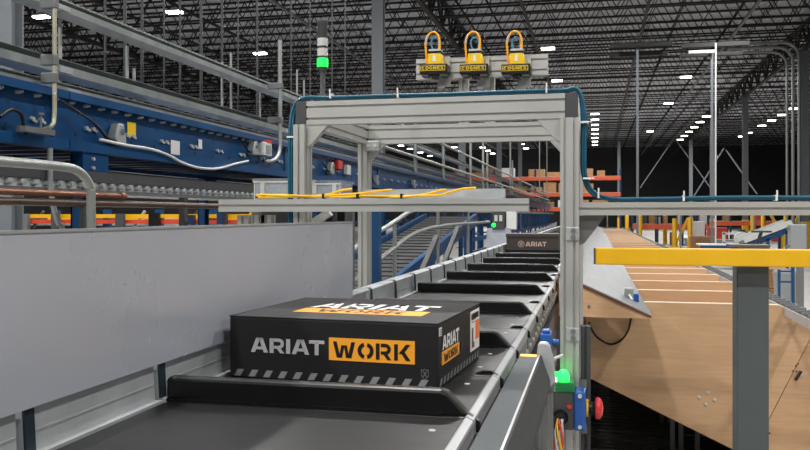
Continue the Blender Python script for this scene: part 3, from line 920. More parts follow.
# ================================================================== PLYWOOD CHUTES
YS0 = 4.50                                     # near end of the grey cover sheet
xe, he = 0.288, 0.520                          # lower edge of the sheet
xu, hu = -0.188, 0.306                         # upper edge
sh = thing('chute_cover', 'sloping grey laminate sheet above the plywood chutes', 'cover sheet', (0.05, YS0, H - he))
dxn = Vector((he - hu, xe - xu)).normalized() * 0.018
MB().prism([(xu, H - hu), (xe, H - he), (xe - dxn.x * 0.2, H - he - dxn.y), (xu - dxn.x, H - hu - dxn.y)], 'y', YS0, 34).build('sheet', 'laminate', sh)
MB().prism([(xu, H - hu + 0.0004), (xe, H - he + 0.0004), (xe, H - he - 0.006), (xu, H - hu - 0.006)], 'y', YS0 - 0.004, YS0).build('sheet_edge', 'lip_steel', sh)
MB().prism([(xu, H - hu - 0.006), (xe, H - he - 0.006), (xe - 0.004, H - he - 0.018), (xu, H - hu - 0.022)], 'y', YS0 - 0.003, YS0).build('core_edge', 'shoe_brown', sh)
MB().prism([(xu, H - hu - 0.022), (xe - 0.01, H - he - 0.016), (xe - 0.02, H - he - 0.021), (xu, H - he - 0.021)], 'y', YS0 + 0.006, YS0 + 0.024).build('end_board', 'ply', sh)
bo = MB()
for px, py in ((589, 306.5), (623, 304.5)):
    q = PY(px, py, YS0 + 0.006)
    bo.cyl(q, q + Vector((0, -0.006, 0)), 0.008, 8)
bo.build('bolt', 'alu_dark', sh)
MB().wbox(xu - 0.02, xu - 0.005, YS0 + 0.4, 34, -hu - 0.03, -hu + 0.012).build('edge_rail', 'print_white', sh)

YP1, NP, PS = 5.20, 34, 0.84
def pp(px, py):
    q = PY(px, py, YP1)
    return (q.x, q.z)
tl = (pp(640, 302)[0], H - 0.523)
tr = (pp(779, 303.5)[0], H - 0.523)
bl_ = pp(585.5, 376)
bm_ = pp(735, 450.5)
slope = (bm_[1] - bl_[1]) / (bm_[0] - bl_[0])
def on_bottom(x):
    return (x, bl_[1] + slope * (x - bl_[0]))
xflo = bl_[0] + (0.30 - bl_[1]) / slope
def on_top(x):
    return (x, tr[1] + slope * (x - tr[0]))
xseam = tr[0] + 0.21                            # second board begins here on the top edge
sm_t = on_top(xseam)
# the seam runs square to the slope
k = (bl_[1] + slope * (sm_t[0] - bl_[0]) - sm_t[1])
nx = Vector((slope, -1)).normalized()
tt = -k / (math.sqrt(1 + slope * slope))
sb = Vector(sm_t) + nx * abs(tt)
sb = (sb.x, sb.y)
end_x = sm_t[0] + 0.75
board1 = [(bl_[0], H - 0.548), (bl_[0] + 0.30, H - 0.548), tl, tr, sm_t, sb, bl_]
board2 = [sm_t, on_top(end_x), on_bottom(sb[0] + 0.75), sb]
board1 = [(bl_[0], H - 0.545), (tl[0] - 0.012, H - 0.545), tl, tr, sm_t, sb, bl_]
def inset(poly, e_):
    return poly
chutes = []
ch = thing('plywood_chute', 'plywood sorting chute nearest the camera, its whole side panel in view', 'chute', (0.5, YP1, 0), 'row of plywood chutes')
MB().prism(board1, 'y', YP1, YP1 + 0.018).build('side_board', 'ply', ch)
b2o = MB().prism([(x + 0.004, z - 0.002) for x, z in board2], 'y', YP1, YP1 + 0.018).build('lower_side_board', 'ply_dark', ch)
MB().box(tl[0] + 0.004, tr[0], YP1 - 0.0005, YP1 + 0.0185, tl[1] - 0.004, tl[1] + 0.0012).bar((tr[0], YP1 + 0.009, tr[1] - 0.001), (sm_t[0], YP1 + 0.009, sm_t[1] - 0.001), 0.019, 0.005).build('top_edge', 'ply_edge', ch)
# sloping slide floor behind the side board
o0, o1 = on_bottom(bl_[0] + 0.03), on_bottom(sb[0] + 0.6)
MB().bar((o0[0], YP1 + 0.018 + (PS - 0.02) / 2, o0[1] + 0.03), (o1[0], YP1 + 0.018 + (PS - 0.02) / 2, o1[1] + 0.03), PS - 0.026, 0.018).build('slide_floor', 'ply', ch)
lgm = MB()
for px in (672.5, 681, 697.5):
    q = PY(px, 440, YP1 + 0.35)
    zz = on_bottom(q.x)[1]
    lgm.box(q.x - 0.014, q.x + 0.014, YP1 + 0.34, YP1 + 0.37, 0, zz - 0.02)
lgm.build('leg', 'alu_dark', ch)
for i in range(1, NP):
    lab = ORD[i] + ' plywood chute of the row, counted from the camera' if i < 12 else 'plywood chute at the far end of the row'
    c = copy_tree(ch, (0.5, YP1 + PS * i, 0), lab)
# hardware on the nearest board
for px, py in ((699, 397.5), (708, 393), (705.5, 404.5), (714.5, 400)):
    q = PY(px, py, YP1)
    MB().lathe(q, [(0.012, 0), (0.011, -0.004), (0.005, -0.008)], 8, 'y').build('carriage_bolt', 'bolt', ch)
q0, q1 = PY(795, 380, YP1 - 0.006), PY(801, 371, YP1 - 0.006)
hg = MB().bar(q0, q1, 0.012, 0.034, (0, 1, 0))
hg.build('latch', 'gloss_black', ch)
MB().bar(q0 + Vector((0.006, -0.008, 0.012)), q1 + Vector((0.006, -0.008, -0.012)), 0.008, 0.010, (0, 1, 0)).build('latch_tongue', 'bolt', ch)
dk = MB()
for px, py in ((796, 366), (798, 364), (793, 371), (796.5, 371.5), (769.5, 433)):
    q = PY(px, py, YP1)
    dk.cyl(q, q + Vector((0, -0.003, 0)), 0.005, 8)
dk.build('screw', 'black', ch)
# hanging cable on the board
hc = MB().tube([PY(589, 322, YP1 - 0.02), PY(592, 330, YP1 - 0.02), PY(598, 338, YP1 - 0.02), PY(609, 344, YP1 - 0.02), PY(620, 341, YP1 - 0.02), PY(628, 331, YP1 - 0.02), PY(631, 318, YP1 - 0.02)], 0.006, 7)
tag(hc.build('hanging_cable', 'rubber'), 'thin black cable hanging in a loop against the plywood', 'cable')
# sensor on the sheet
q = PX(637, 291, 0.20)
sn = thing('chute_sensor', 'small grey sensor with blue plug on the grey sheet', 'sensor', (0.19, 4.95, H - 0.48))
def onsheet(x):
    return -hu - (he - hu) * (x - xu) / (xe - xu)
MB().wbox(0.165, 0.215, 4.92, 4.99, onsheet(0.165) - 0.015, onsheet(0.165) + 0.045).build('housing', 'sensor_grey', sn, bevel=0.006)
MB().wbox(0.217, 0.245, 4.925, 4.96, onsheet(0.22) - 0.008, onsheet(0.22) + 0.038).build('plug', 'blue_clip', sn, bevel=0.004)
MB().cyl(W(0.205, 4.90, onsheet(0.205)), W(0.19, 4.915, onsheet(0.19) + 0.02), 0.006, 6).build('cable_stub', 'print_white', sn)

# roller rail along the ends of the chutes
rr_ = thing('roller_rail', 'grey roller rail following the right edge of the plywood chutes', 'conveyor rail', (tr[0] + 0.1, 12, 0))
xr, zr = tr[0] + 0.075, H - 0.545
MB().box(xr - 0.05, xr - 0.043, 4.2, 34, zr - 0.04, zr + 0.01).build('rail', 'lip_steel', rr_)
MB().box(xr + 0.043, xr + 0.05, 4.2, 34, zr - 0.04, zr + 0.01).build('rail', 'lip_steel', rr_)
rm = MB().cyl((-0.042, 0, 0), (0.042, 0, 0), 0.022, 10).mesh('roller', 'cap')
for i in range(90):
    o = bpy.data.objects.new('roller', rm)
    C.objects.link(o)
    o.parent = rr_
    o.location = Vector((xr, 4.3 + i * 0.13, zr)) - wl(rr_)
for k in range(8):
    MB().box(xr - 0.02, xr + 0.02, 8.2 + 3.3 * k, 8.25 + 3.3 * k, 0, zr - 0.03).build('leg', 'alu_dark', rr_)

# dark ribbed matting under the chutes
fm = thing('floor_matting', 'black ribbed matting on the floor under the chutes', 'mat', (0.6, 8, 0))
MB().box(-0.15, 1.0, 3.4, 16, 0.0, 0.012).build('base', 'mat_black', fm)
rb = MB()
for i in range(120):
    y = 3.42 + i * 0.1
    rb.box(-0.15, 1.0, y, y + 0.05, 0.012, 0.024)
rb.build('ribs', 'mat_black', fm)

# ------------------------------------------------------------------ yellow barrier rail with grey post
br = thing('barrier_rail', 'yellow barrier rail on a dark grey post in front of the chutes', 'barrier', (0.5, 2.87, 0))
yb = 2.87
p0, p1 = PY(595.5, 248, yb), PY(595.5, 264.6, yb)
MB().box(p0.x, 1.9, yb, yb + 0.057, p1.z, p0.z).build('rail', 'yellow_paint', br, bevel=0.004)
MB().box(p0.x - 0.006, p0.x, yb + 0.001, yb + 0.056, p1.z + 0.001, p0.z - 0.001).build('end_cap', 'cap', br)
xa, xb = PY(737, 300, yb + 0.06).x, PY(769, 300, yb + 0.06).x
MB().box(xa, xb, yb + 0.058, yb + 0.058 + (xb - xa), 0, p0.z + 0.004).build('post', 'post_grey', br, bevel=0.004)
MB().box(xa - 0.05, xb + 0.05, yb + 0.01, yb + 0.21, 0, 0.012).build('base_plate', 'post_grey', br)
MB().box(xa - 0.02, xb + 0.004, yb + 0.058, yb + 0.058 + (xb - xa), p0.z + 0.004, p0.z + 0.012).build('post_cap', 'post_grey', br)

# ================================================================== BLUE CONVEYOR ON THE LEFT
BX, BT, BB_ = -2.5, 0.590, 0.310
bc = thing('blue_conveyor', 'long blue steel conveyor frame raised on legs at the left', 'conveyor', (BX - 0.4, 10, 0))
YA, YE = 0.5, 38.0
# near side channel in three metre sections with splice plates
SEC = 3.0
nsec = 16
def channel_sec(x, sgn):
    z0, z1 = H + BB_, H + BT
    return [(x, z0), (x + sgn * 0.060, z0), (x + sgn * 0.060, z0 + 0.048), (x + sgn * 0.052, z0 + 0.048), (x + sgn * 0.052, z0 + 0.008), (x + sgn * 0.008, z0 + 0.008),
            (x + sgn * 0.008, z1 - 0.008), (x + sgn * 0.052, z1 - 0.008), (x + sgn * 0.052, z1 - 0.038), (x + sgn * 0.060, z1 - 0.038), (x + sgn * 0.060, z1), (x, z1)]
sec_me = MB().prism(channel_sec(0, 1), 'y', 0.004, SEC - 0.004).mesh('side_channel', 'blue_paint')
far_me = MB().prism(channel_sec(0, -1), 'y', 0.004, SEC - 0.004).mesh('side_channel', 'blue_paint')
bolts = MB()
for i in range(24):
    y = 0.065 + i * 0.125
    bolts.cyl((0.008, y, H + 0.545), (0.030, y, H + 0.545), 0.010, 6)
    bolts.cyl((0.030, y, H + 0.545), (0.042, y, H + 0.545), 0.006, 6)
for i in range(8):
    y = 0.2 + i * 0.37
    for d in (0, 0.06):
        bolts.cyl((0.008, y + d, H + 0.435 + 0.003 * (i % 2)), (0.022, y + d, H + 0.435), 0.011, 6)
        bolts.bar((0.014, y + d, H + 0.435), (0.014, y + d + 0.03, H + 0.425), 0.01, 0.012)
bolt_me = bolts.mesh('bolts', 'bolt')
hol = MB()
for i in range(12):
    hol.cyl((0.008, 0.12 + i * 0.25, H + 0.395), (0.0092, 0.12 + i * 0.25, H + 0.395), 0.010, 8)
    hol.cyl((0.008, 0.14 + i * 0.25, H + 0.495), (0.0092, 0.14 + i * 0.25, H + 0.495), 0.007, 8)
hol_me = hol.mesh('holes', 'black')
spl_me = MB().box(0.008, 0.016, -0.07, 0.07, H + 0.33, H + 0.58).mesh('splice_plate', 'blue_paint')
rib_me = MB().box(-0.80, 0, -0.02, 0.02, H + 0.335, H + 0.42).mesh('cross_member', 'blue_dark')
def inst(name, me, parent, x, y, z=0):
    o = bpy.data.objects.new(name, me)
    C.objects.link(o)
    o.parent = parent
    o.location = Vector((x, y, z)) - wl(parent)
    return o
for k in range(nsec):
    y = YA + SEC * k
    s = inst('side_channel', sec_me, bc, BX, y)
    if k < 6:
        b = bpy.data.objects.new('bolts', bolt_me); C.objects.link(b); b.parent = s; b['kind'] = 'stuff'
        b = bpy.data.objects.new('holes', hol_me); C.objects.link(b); b.parent = s; b['kind'] = 'stuff'
    inst('side_channel', far_me, bc, BX - 0.80, y)
    inst('splice_plate', spl_me, bc, BX, y)
for k in range(199):
    inst('cross_member', rib_me, bc, BX, YA + 0.12 + 0.24 * k)
MB().box(BX - 0.79, BX - 0.01, YA, YA + 48, H + 0.500, H + 0.506).build('slider_bed', 'blue_dark', bc)
# legs with head plates
def leg(parent, x, y, top, m='blue_paint', w=0.085, head=True):
    p = MB()
    p.box(x - 0.045, x - 0.037, y - w / 2, y + w / 2, 0.012, top)
    p.box(x - 0.045, x + 0.02, y - w / 2, y - w / 2 + 0.008, 0.012, top)
    p.box(x - 0.045, x + 0.02, y + w / 2 - 0.008, y + w / 2, 0.012, top)
    p.box(x - 0.09, x + 0.06, y - 0.09, y + 0.09, 0, 0.012)
    l = p.build('leg', m, parent)
    if head:
        MB().box(x + 0.02, x + 0.028, y - 0.05, y + 0.17, top - 0.11, top).build('head_plate', m, l)
        bo = MB()
        for dz in (0.03, 0.075):
            bo.cyl((x + 0.028, y + 0.03, top - dz), (x + 0.04, y + 0.03, top - dz), 0.009, 6)
        bo.build('bolt', 'bolt', l)
    return l
for k in range(15):
    y = 3.67 + 3.0 * k
    leg(bc, BX + 0.02, y, H + BB_ + 0.0)
    leg(bc, BX - 0.82, y, H + BB_ + 0.0)
    MB().box(BX - 0.80, BX, y - 0.02, y + 0.02, 0.5, 0.56).build('cross_tie', 'blue_paint', bc)

# lower return line with rollers under the blue conveyor
rl = thing('roller_line', 'dark roller line under the blue conveyor', 'conveyor', (BX - 0.3, 8, H))
MB().wbox(-2.44, -2.425, 0.5, 34, 0.165, 0.215).build('side_rail', 'cap', rl)
MB().wbox(-2.44, -2.425, 0.5, 34, 0.105, 0.125).build('side_rail', 'alu_dark', rl)
MB().wbox(-3.20, -3.185, 0.5, 34, 0.12, 0.215).build('side_rail', 'cap', rl)
rm = MB().cyl((-0.74, 0, 0), (0, 0, 0), 0.026, 10).cyl((0, 0, 0), (0.03, 0, 0), 0.014, 8).mesh('roller', 'galv')
for i in range(200):
    inst('roller', rm, rl, -2.442, 0.6 + i * 0.085, H + 0.146)
for k in range(10):
    MB().wbox(-2.46, -2.42, 4.6 + 3 * k, 4.64 + 3 * k, -1.55, 0.105).build('hanger', 'cap', rl)

pipe_pts = [W(-2.30, 0.4, 0.098), W(-2.30, 2.0, 0.098), PX(70, 192.5, -2.30)]
cp = thing('copper_pipe', 'copper-coloured pipe running under the blue conveyor', 'pipe', (-2.3, 2.5, H + 0.08))
MB().cyl(W(-2.30, 0.4, 0.094), W(-2.30, 3.70, 0.094), 0.014, 10).build('pipe', 'copper', cp)
MB().cyl(W(-2.30, 3.70, 0.094), W(-2.30, 3.74, 0.094), 0.019, 10).build('coupling', 'copper', cp)
ps = [W(-2.30, y_, 0.055) for y_ in (0.4, 6, 12, 20)]
tag(MB().tube(ps, 0.017, 8, 0).build('line_shaft', 'shaft_brown'), 'thin brown line shaft below the copper pipe', 'shaft')
rsup = thing('pipe_hanger', 'steel posts carrying the copper pipe and line shaft under the blue conveyor', 'bracket', (-2.3, 3, 0))
for yy in (1.0, 3.4, 4.9):
    MB().wbox(-2.31, -2.29, yy - 0.012, yy + 0.012, -1.55, 0.04).build('post', 'cap', rsup)

# grey handrail pipe bending down beside the blue leg
hp = [PX(-60, 155.5, -1.95), PX(0, 161.2, -1.95), PX(40, 164.5, -1.95), PX(64, 167, -1.95)]
e0 = PX(91, 200, -1.95)
hp += [PX(75, 169.5, -1.95), PX(84, 176, -1.95), PX(89.5, 186, -1.95), e0, Vector((e0.x, e0.y, H - 0.4)), Vector((e0.x, e0.y, 0.0))]
tag(MB().tube(hp, 0.0175, 12, 6).build('handrail', 'pipe'), 'bent grey handrail pipe in front of the blue conveyor leg', 'handrail')

# vertical conduits with clamps
def conduit(name, label, pts, r, clamps, m='pipe_warm', flex=None):
    t = thing(name, label, 'conduit', (pts[0].x, pts[0].y, min(p.z for p in pts)))
    MB().tube(pts, r, 10, 6).build('pipe', m, t)
    for c in clamps:
        MB().box(c.x - r * 6, c.x + r * 1.3, c.y - r * 1.6, c.y + r * 1.4, c.z - 0.024, c.z + 0.024).build('clamp', 'alu_dark', t, bevel=0.004)
    if flex:
        MB().tube(flex, r * 1.15, 10, 6).build('flexible_hose', 'cable_grey', t)
    return t
cx_ = -2.41
top = PX(54.5, 0, cx_); top.z = zb - 0.0
v1 = PX(54.5, 60, cx_)
pts = [Vector((cx_, v1.y, 8.0)), Vector((cx_, v1.y, 5.0)), Vector((cx_, v1.y, H + 0.9)), Vector((cx_, v1.y, H + 0.55)), PX(54, 118, cx_), PX(51.5, 126, cx_), PX(43, 130.5, cx_ - 0.04)]
conduit('steel_conduit', 'warm grey conduit pipe dropping past the cable channels at far left', pts, 0.0105, [PX(54.5, 3, cx_), PX(54.5, 60, cx_), PX(54.5, 78, cx_)],
        flex=[PX(50, 148, cx_), PX(50, 165, cx_), PX(50.5, 185, cx_), PX(53, 205, cx_), PX(58, 222, cx_), PX(63, 240, cx_), Vector((cx_, PX(63, 240, cx_).y, 0.9))])
cx2 = -2.41
v2 = PX(280, 90, cx2)
pts = [PX(280, 40, cx2), PX(280, 60, cx2), PX(280, 100, cx2), PX(280, 135, cx2), PX(279.5, 150, cx2), PX(276.5, 158, cx2), PX(270, 161.5, cx2 - 0.03), PX(264, 161, cx2 - 0.06)]
conduit('steel_conduit', 'grey conduit pipe curving into the sensor left of the gantry', pts, 0.016, [PX(280, 86, cx2), PX(280, 120, cx2)], 'pipe')

# steel cable channels above the blue conveyor
def cable_channel(label, x, z, w, h, y0, y1, holes=True):
    t = thing('cable_channel', label, 'cable channel', (x, (y0 + y1) / 2, H + z))
    x0, x1, z0, z1, zf = x - w / 2, x + w / 2, H + z, H + z + h, H + z + 0.5 * h
    t3 = 0.003
    sec = [(x0, z0), (x1, z0), (x1, zf), (x1 - 0.010, zf), (x1 - 0.010, zf - t3), (x1 - t3, zf - t3), (x1 - t3, z0 + t3), (x0 + t3, z0 + t3),
           (x0 + t3, z1 - t3), (x1 - 0.25 * w, z1 - t3), (x1 - 0.25 * w, z1), (x0, z1)]
    y = y0
    while y < y1:
        MB().prism(sec, 'y', y, min(y + 2.99, y1)).build('channel', 'tray_steel', t)
        MB().box(x + w / 2, x + w / 2 + 0.004, y - 0.05, y + 0.05, H + z + 0.006, H + z + 0.44 * h).build('splice', 'galv', t)
        y += 3.0
    return t
cable_channel('upper steel cable channel rising over the blue conveyor', -2.60, 1.000, 0.11, 0.066, 0.6, 48)
cable_channel('broad steel cable channel just above the blue conveyor', -2.60, 0.690, 0.14, 0.080, 0.6, 48)
cable_channel('narrow steel channel lying on top of the blue conveyor', -2.52, 0.594, 0.07, 0.044, 0.6, 48)
# threaded edge of the upper channel
ed = MB()
for i in range(260):
    ed.wbox(-2.590, -2.575, 1.5 + i * 0.05, 1.528 + i * 0.05, 1.066, 1.075)
eo = ed.build('channel_teeth', 'tray_steel', [o for o in C.objects if o.name == 'cable_channel'][0])
eo['kind'] = 'stuff'

# posts and rods that hang the channels
lab_rod = 'thin steel hanger rod rising from the cable channels to the roof'
for i, (px, r) in enumerate(((60, 0.010), (105, 0.009), (125, 0.013), (142, 0.012), (164, 0.008), (180, 0.010), (201, 0.014), (222, 0.012), (238, 0.008), (257, 0.012), (291, 0.009), (310, 0.008), (332, 0.009), (345, 0.010))):
    q = PX(px, 60, -2.80)
    tag(MB().cyl((-2.80, q.y, H + 0.50), (-2.80, q.y, zb + 0.1), r * 0.75, 6).build('hanger_rod', 'rod'), ORD[i] + ' thin steel hanger rod from the left, rising from the blue conveyor to the roof', 'hanger rod', 'hanger rods over the blue conveyor')
lab_rod2 = 'short steel post standing on the blue conveyor frame'
for i, (px, ptop) in enumerate(((60, 28), (127, 46), (134, 68), (222, 62), (231, 53), (260, 90), (297, 70), (304, 80))):
    q = PX(px, ptop, -2.70)
    tag(MB().cyl((-2.70, q.y, H + 0.50), q, 0.010, 8).build('steel_post', 'pipe'), ORD[i] + ' short steel post from the left, standing on the blue conveyor', 'post', 'short posts on the blue conveyor')
# posts farther along, seen under the gantry
lab_rod3 = 'slim posts on the far stretch of the blue conveyor'
for i, (px, py) in enumerate(((423, 145), (450, 150), (476, 148), (488, 142), (492, 165), (514, 141), (516, 170), (542, 142), (549, 145))):
    q = PX(px, py, -2.35)
    o = tag(MB().cyl((-2.46, q.y, H + BT), (-2.46, q.y, q.z + 0.3), 0.026, 8).build('guide_post', 'pipe'), ORD[i] + ' from the left of the ' + lab_rod3, 'post', 'far posts on the blue conveyor')
for i, z in enumerate((1.15, 0.80)):
    tag(MB().cyl(W(-2.416, 8.5, z), W(-2.416, 46, z), 0.022, 8).build('guide_rail', 'pipe'), ['upper', 'lower'][i] + ' pipe rail along the far stretch of the blue conveyor', 'rail')

# devices on the blue web
wx = BX + 0.062
def dev(px, py, w, h, d, name, m, label, cat, x=None):
    x = wx if x is None else x
    q = PX(px, py, x)
    o = MB().box(x - 0.052, x - 0.052 + d, q.y - w / 2, q.y + w / 2, q.z - h / 2, q.z + h / 2).build(name, m, None, bevel=min(0.008, d / 4))
    return tag(o, label, cat)
def sensor(px, py, label, s=1.0, m='sensor_grey'):
    q = PX(px, py, wx)
    t = thing('drive_sensor', label, 'sensor', (q.x, q.y, q.z - 0.06 * s), 'grey sensors on the blue conveyor')
    b = MB().prism([(q.y - 0.045 * s, q.z - 0.06 * s), (q.y + 0.045 * s, q.z - 0.06 * s), (q.y + 0.052 * s, q.z - 0.02 * s), (q.y + 0.035 * s, q.z + 0.01 * s), (q.y + 0.028 * s, q.z + 0.055 * s), (q.y - 0.020 * s, q.z + 0.055 * s), (q.y - 0.036 * s, q.z + 0.02 * s), (q.y - 0.05 * s, q.z - 0.02 * s)], 'x', q.x - 0.052, q.x + 0.005)
    b.build('housing', m, t, bevel=0.010)
    MB().cyl((q.x + 0.005, q.y + 0.005, q.z + 0.012), (q.x + 0.012, q.y + 0.005, q.z + 0.012), 0.016 * s, 12).build('cover_screw', 'alu_dark', t)
    MB().tube([Vector((q.x - 0.02, q.y - 0.04 * s, q.z - 0.03)), Vector((q.x - 0.02, q.y - 0.09 * s, q.z - 0.035)), Vector((q.x - 0.03, q.y - 0.15 * s, q.z + 0.01)), Vector((q.x - 0.045, q.y - 0.2 * s, q.z + 0.05))], 0.006, 6).build('lead', 'rubber', t)
    return t
sensor(121, 134, 'grey lozenge sensor beside the yellow sticker on the blue conveyor', 1.0)
sensor(256, 148, 'small grey sensor next to the curved conduit on the blue conveyor', 0.9)
sensor(333, 168, 'grey sensor on the blue conveyor seen through the gantry', 1.0)
sensor(378, 180, 'far grey sensor on the blue conveyor right of the rear gantry post', 1.0)
sensor(415, 184, 'farthest grey sensor on the blue conveyor above the yellow cables', 1.0)
dev(140, 129.5, 0.085, 0.082, 0.002, 'warning_sticker', 'cam_yellow', 'yellow warning sticker on the blue conveyor web', 'sticker', BX + 0.062)
dk_ = dev(183, 147.5, 0.11, 0.085, 0.002, 'rating_label', 'print_white', 'white rating label on the blue conveyor', 'label', BX + 0.062)
dev(207.5, 144, 0.05, 0.06, 0.002, 'part_label', 'print_white', 'small white label on the splice of the blue conveyor', 'label', BX + 0.072)
jb = thing('junction_box', 'light grey junction box with red top under the curved conduit', 'junction box', (wx, PX(266, 148, wx).y, H + 0.3))
q = PX(266, 148, wx)
MB().box(wx - 0.052, wx + 0.02, q.y - 0.08, q.y + 0.07, q.z - 0.06, q.z + 0.04).build('housing', 'white_box', jb, bevel=0.006)
MB().box(wx - 0.05, wx + 0.022, q.y - 0.03, q.y + 0.072, q.z + 0.04, q.z + 0.062).build('top_cover', 'wire_red', jb)
MB().box(wx + 0.02, wx + 0.024, q.y - 0.05, q.y + 0.04, q.z - 0.045, q.z + 0.02).build('cover', 'sensor_grey', jb)
dev(341, 165, 0.14, 0.09, 0.05, 'switch_block', 'wire_red', 'red switch block on the blue conveyor seen through the gantry', 'switch')
dev(350, 170, 0.12, 0.10, 0.045, 'white_terminal', 'white_box', 'white terminal box right of the red switch block', 'switch')
# cables on the web
tag(MB().tube([PX(0, 117, wx + 0.012), PX(8, 111, wx + 0.012), PX(15, 110, wx + 0.012), PX(22, 116, wx + 0.012), PX(24, 128, wx + 0.012), PX(26, 134, wx + 0.01)], 0.008, 7).build('black_cable', 'rubber'), 'looped black cable on the blue conveyor at the left edge', 'cable')
tag(MB().tube([PX(60, 100, wx + 0.008), PX(78, 112, wx + 0.008), PX(95, 124, wx + 0.008), PX(106, 136, wx + 0.008), PX(116, 141, wx + 0.008)], 0.006, 7).build('black_cable', 'rubber'), 'black cable slanting down to the lozenge sensor', 'cable')
tag(MB().tube([PX(100, 139.5, wx + 0.012), PX(125, 145, wx + 0.012), PX(150, 149, wx + 0.012), PX(168, 155, wx + 0.012), PX(183, 163, wx + 0.012), PX(200, 168, wx + 0.012), PX(218, 168.5, wx + 0.012), PX(235, 164, wx + 0.012), PX(248, 161, wx + 0.012)], 0.008, 8).build('white_cable', 'cable_white'), 'pale cable sagging along the lower edge of the blue conveyor', 'cable')
bk = MB().box(wx, wx + 0.05, PX(28, 130, wx).y - 0.08, PX(28, 130, wx).y + 0.12, H + BB_ + 0.05, H + BB_ + 0.075)
q = PX(37, 122, wx)
bk.cyl((wx + 0.02, q.y, q.z - 0.05), (wx + 0.02, q.y, q.z + 0.03), 0.006, 6).cyl((wx + 0.02, q.y, q.z + 0.03), (wx + 0.02, q.y, q.z + 0.04), 0.014, 6)
tag(bk.build('cable_clamp', 'alu_dark'), 'metal clamp with upright screw below the looped black cable', 'clamp')

# clear plastic bins on a small shelf behind the low beam
sf = thing('bin_shelf', 'narrow grey shelf behind the low beam under the clear bins', 'shelf', (-1.3, 3.85, 0))
MB().wbox(-1.72, -1.16, 3.74, 4.02, 0.066, 0.072).build('board', 'alu_dark', sf)
for x in (-1.70, -1.20):
    MB().wbox(x - 0.02, x + 0.02, 3.98, 4.02, -1.55, 0.066).build('leg', 'alu_dark', sf)
def bin_(x0, x1, y0, y1, h, label):
    t = thing('clear_bin', label, 'bin', ((x0 + x1) / 2, y0, H + 0.072), 'clear plastic bins behind the beam')
    z = 0.073
    b = MB()
    tw = 0.003
    b.wbox(x0, x1, y0, y0 + tw, z, z + h).wbox(x0, x1, y1 - tw, y1, z, z + h).wbox(x0, x0 + tw, y0 + tw, y1 - tw, z, z + h).wbox(x1 - tw, x1, y0 + tw, y1 - tw, z, z + h).wbox(x0, x1, y0, y1, z, z + 0.004)
    b.build('tub', 'bin_clear', t)
    MB().wbox(x0 - 0.008, x1 + 0.008, y0 - 0.008, y1 + 0.008, z + h, z + h + 0.012).build('lid', 'bin_clear', t, bevel=0.003)
    rim = MB().wbox(x0 - 0.004, x1 + 0.004, y0 - 0.006, y0 - 0.001, z + h - 0.008, z + h)
    rim.wbox(x0, x0 + 0.004, y0 - 0.002, y0, z, z + h).wbox(x1 - 0.004, x1, y0 - 0.002, y0, z, z + h)
    rim.build('rim', 'lens_off', t)
    r = MB()
    for x in (x0 + 0.035, x1 - 0.04):
        r.wbox(x, x + 0.02, y0 - 0.004, y0 - 0.0005, z + h * 0.35, z + h)
    r.build('latch', 'lens_off', t)
bin_(-1.62, -1.38, 3.78, 3.98, 0.092, 'clear lidded plastic bin left of the front gantry post')
bin_(-1.355, -1.18, 3.78, 3.98, 0.080, 'clear lidded plastic bin right of the front gantry post')

# ------------------------------------------------------------------ inclined dark belt with handrails, left behind the gantry
ib = thing('incline_belt', 'dark inclined belt between blue side rails behind the gantry', 'conveyor', (-1.7, 8, 0))
pA0, pA1, pB0, pB1 = (-2.32, 5.6, 0.62), (-2.32, 10.4, H + 0.02), (-1.62, 5.6, 0.62), (-1.62, 10.4, H + 0.02)
MB().bar(((-2.32 - 1.62) / 2, 5.2, 0.80), ((-2.32 - 1.62) / 2, 11.5, H - 0.05), 0.62, 0.05).build('belt', 'mat_black', ib)
ct = MB()
for i in range(30):
    t_ = i / 29
    y = 5.25 + 6.2 * t_
    z = 0.826 + (H - 0.024 - 0.826) * t_
    ct.bar((-2.27, y, z + 0.004), (-1.68, y, z + 0.004), 0.03, 0.012)
ct.build('cleats', 'cap', ib)
for x in (-2.33, -1.62):
    MB().bar((x, 5.2, 0.80), (x, 11.5, H - 0.05), 0.05, 0.14).build('side_rail', 'blue_paint', ib)
    for y, zz in ((5.4, 0.75), (8.0, 1.0), (11, 1.35)):
        MB().box(x - 0.03, x + 0.03, y - 0.03, y + 0.03, 0, zz).build('leg', 'blue_paint', ib)
hr = thing('stair_handrail', 'sloping grey double handrail beside the dark inclined belt', 'handrail', (-1.45, 7, 0))
for dz in (0.25, 0.05):
    MB().tube([(-1.50, 4.6, 1.00 + dz), (-1.50, 6.0, 1.22 + dz), (-1.50, 7.6, 1.38 + dz), (-1.50, 12, 1.40 + dz)], 0.018, 8, 4).build('rail', 'pipe', hr)
for y, z in ((4.8, 1.27), (6.2, 1.48), (8.0, 1.63), (10.0, 1.64)):
    MB().cyl((-1.50, y, 0), (-1.50, y, z), 0.016, 8).build('baluster', 'pipe', hr)
for k, (y0, z0, y1, z1) in enumerate(((5.6, 0.62, 7.4, 1.35), (6.6, 0.62, 8.6, 1.42))):
    MB().bar((-1.40, y0, z0), (-1.40, y1, z1), 0.04, 0.04).build('diagonal', 'cap', hr)
bp_ = thing('blue_support_post', 'tall blue post right of the rear gantry post', 'post', (-1.45, 5.3, 0))
q = PY(374.5, 240, 4.75)
MB().box(q.x - 0.02, q.x + 0.03, q.y - 0.02, q.y + 0.05, 0, H + 0.03).build('shaft', 'blue_paint', bp_)
MB().box(q.x - 0.05, q.x + 0.06, q.y - 0.05, q.y + 0.08, 0, 0.012).build('base_plate', 'blue_paint', bp_)

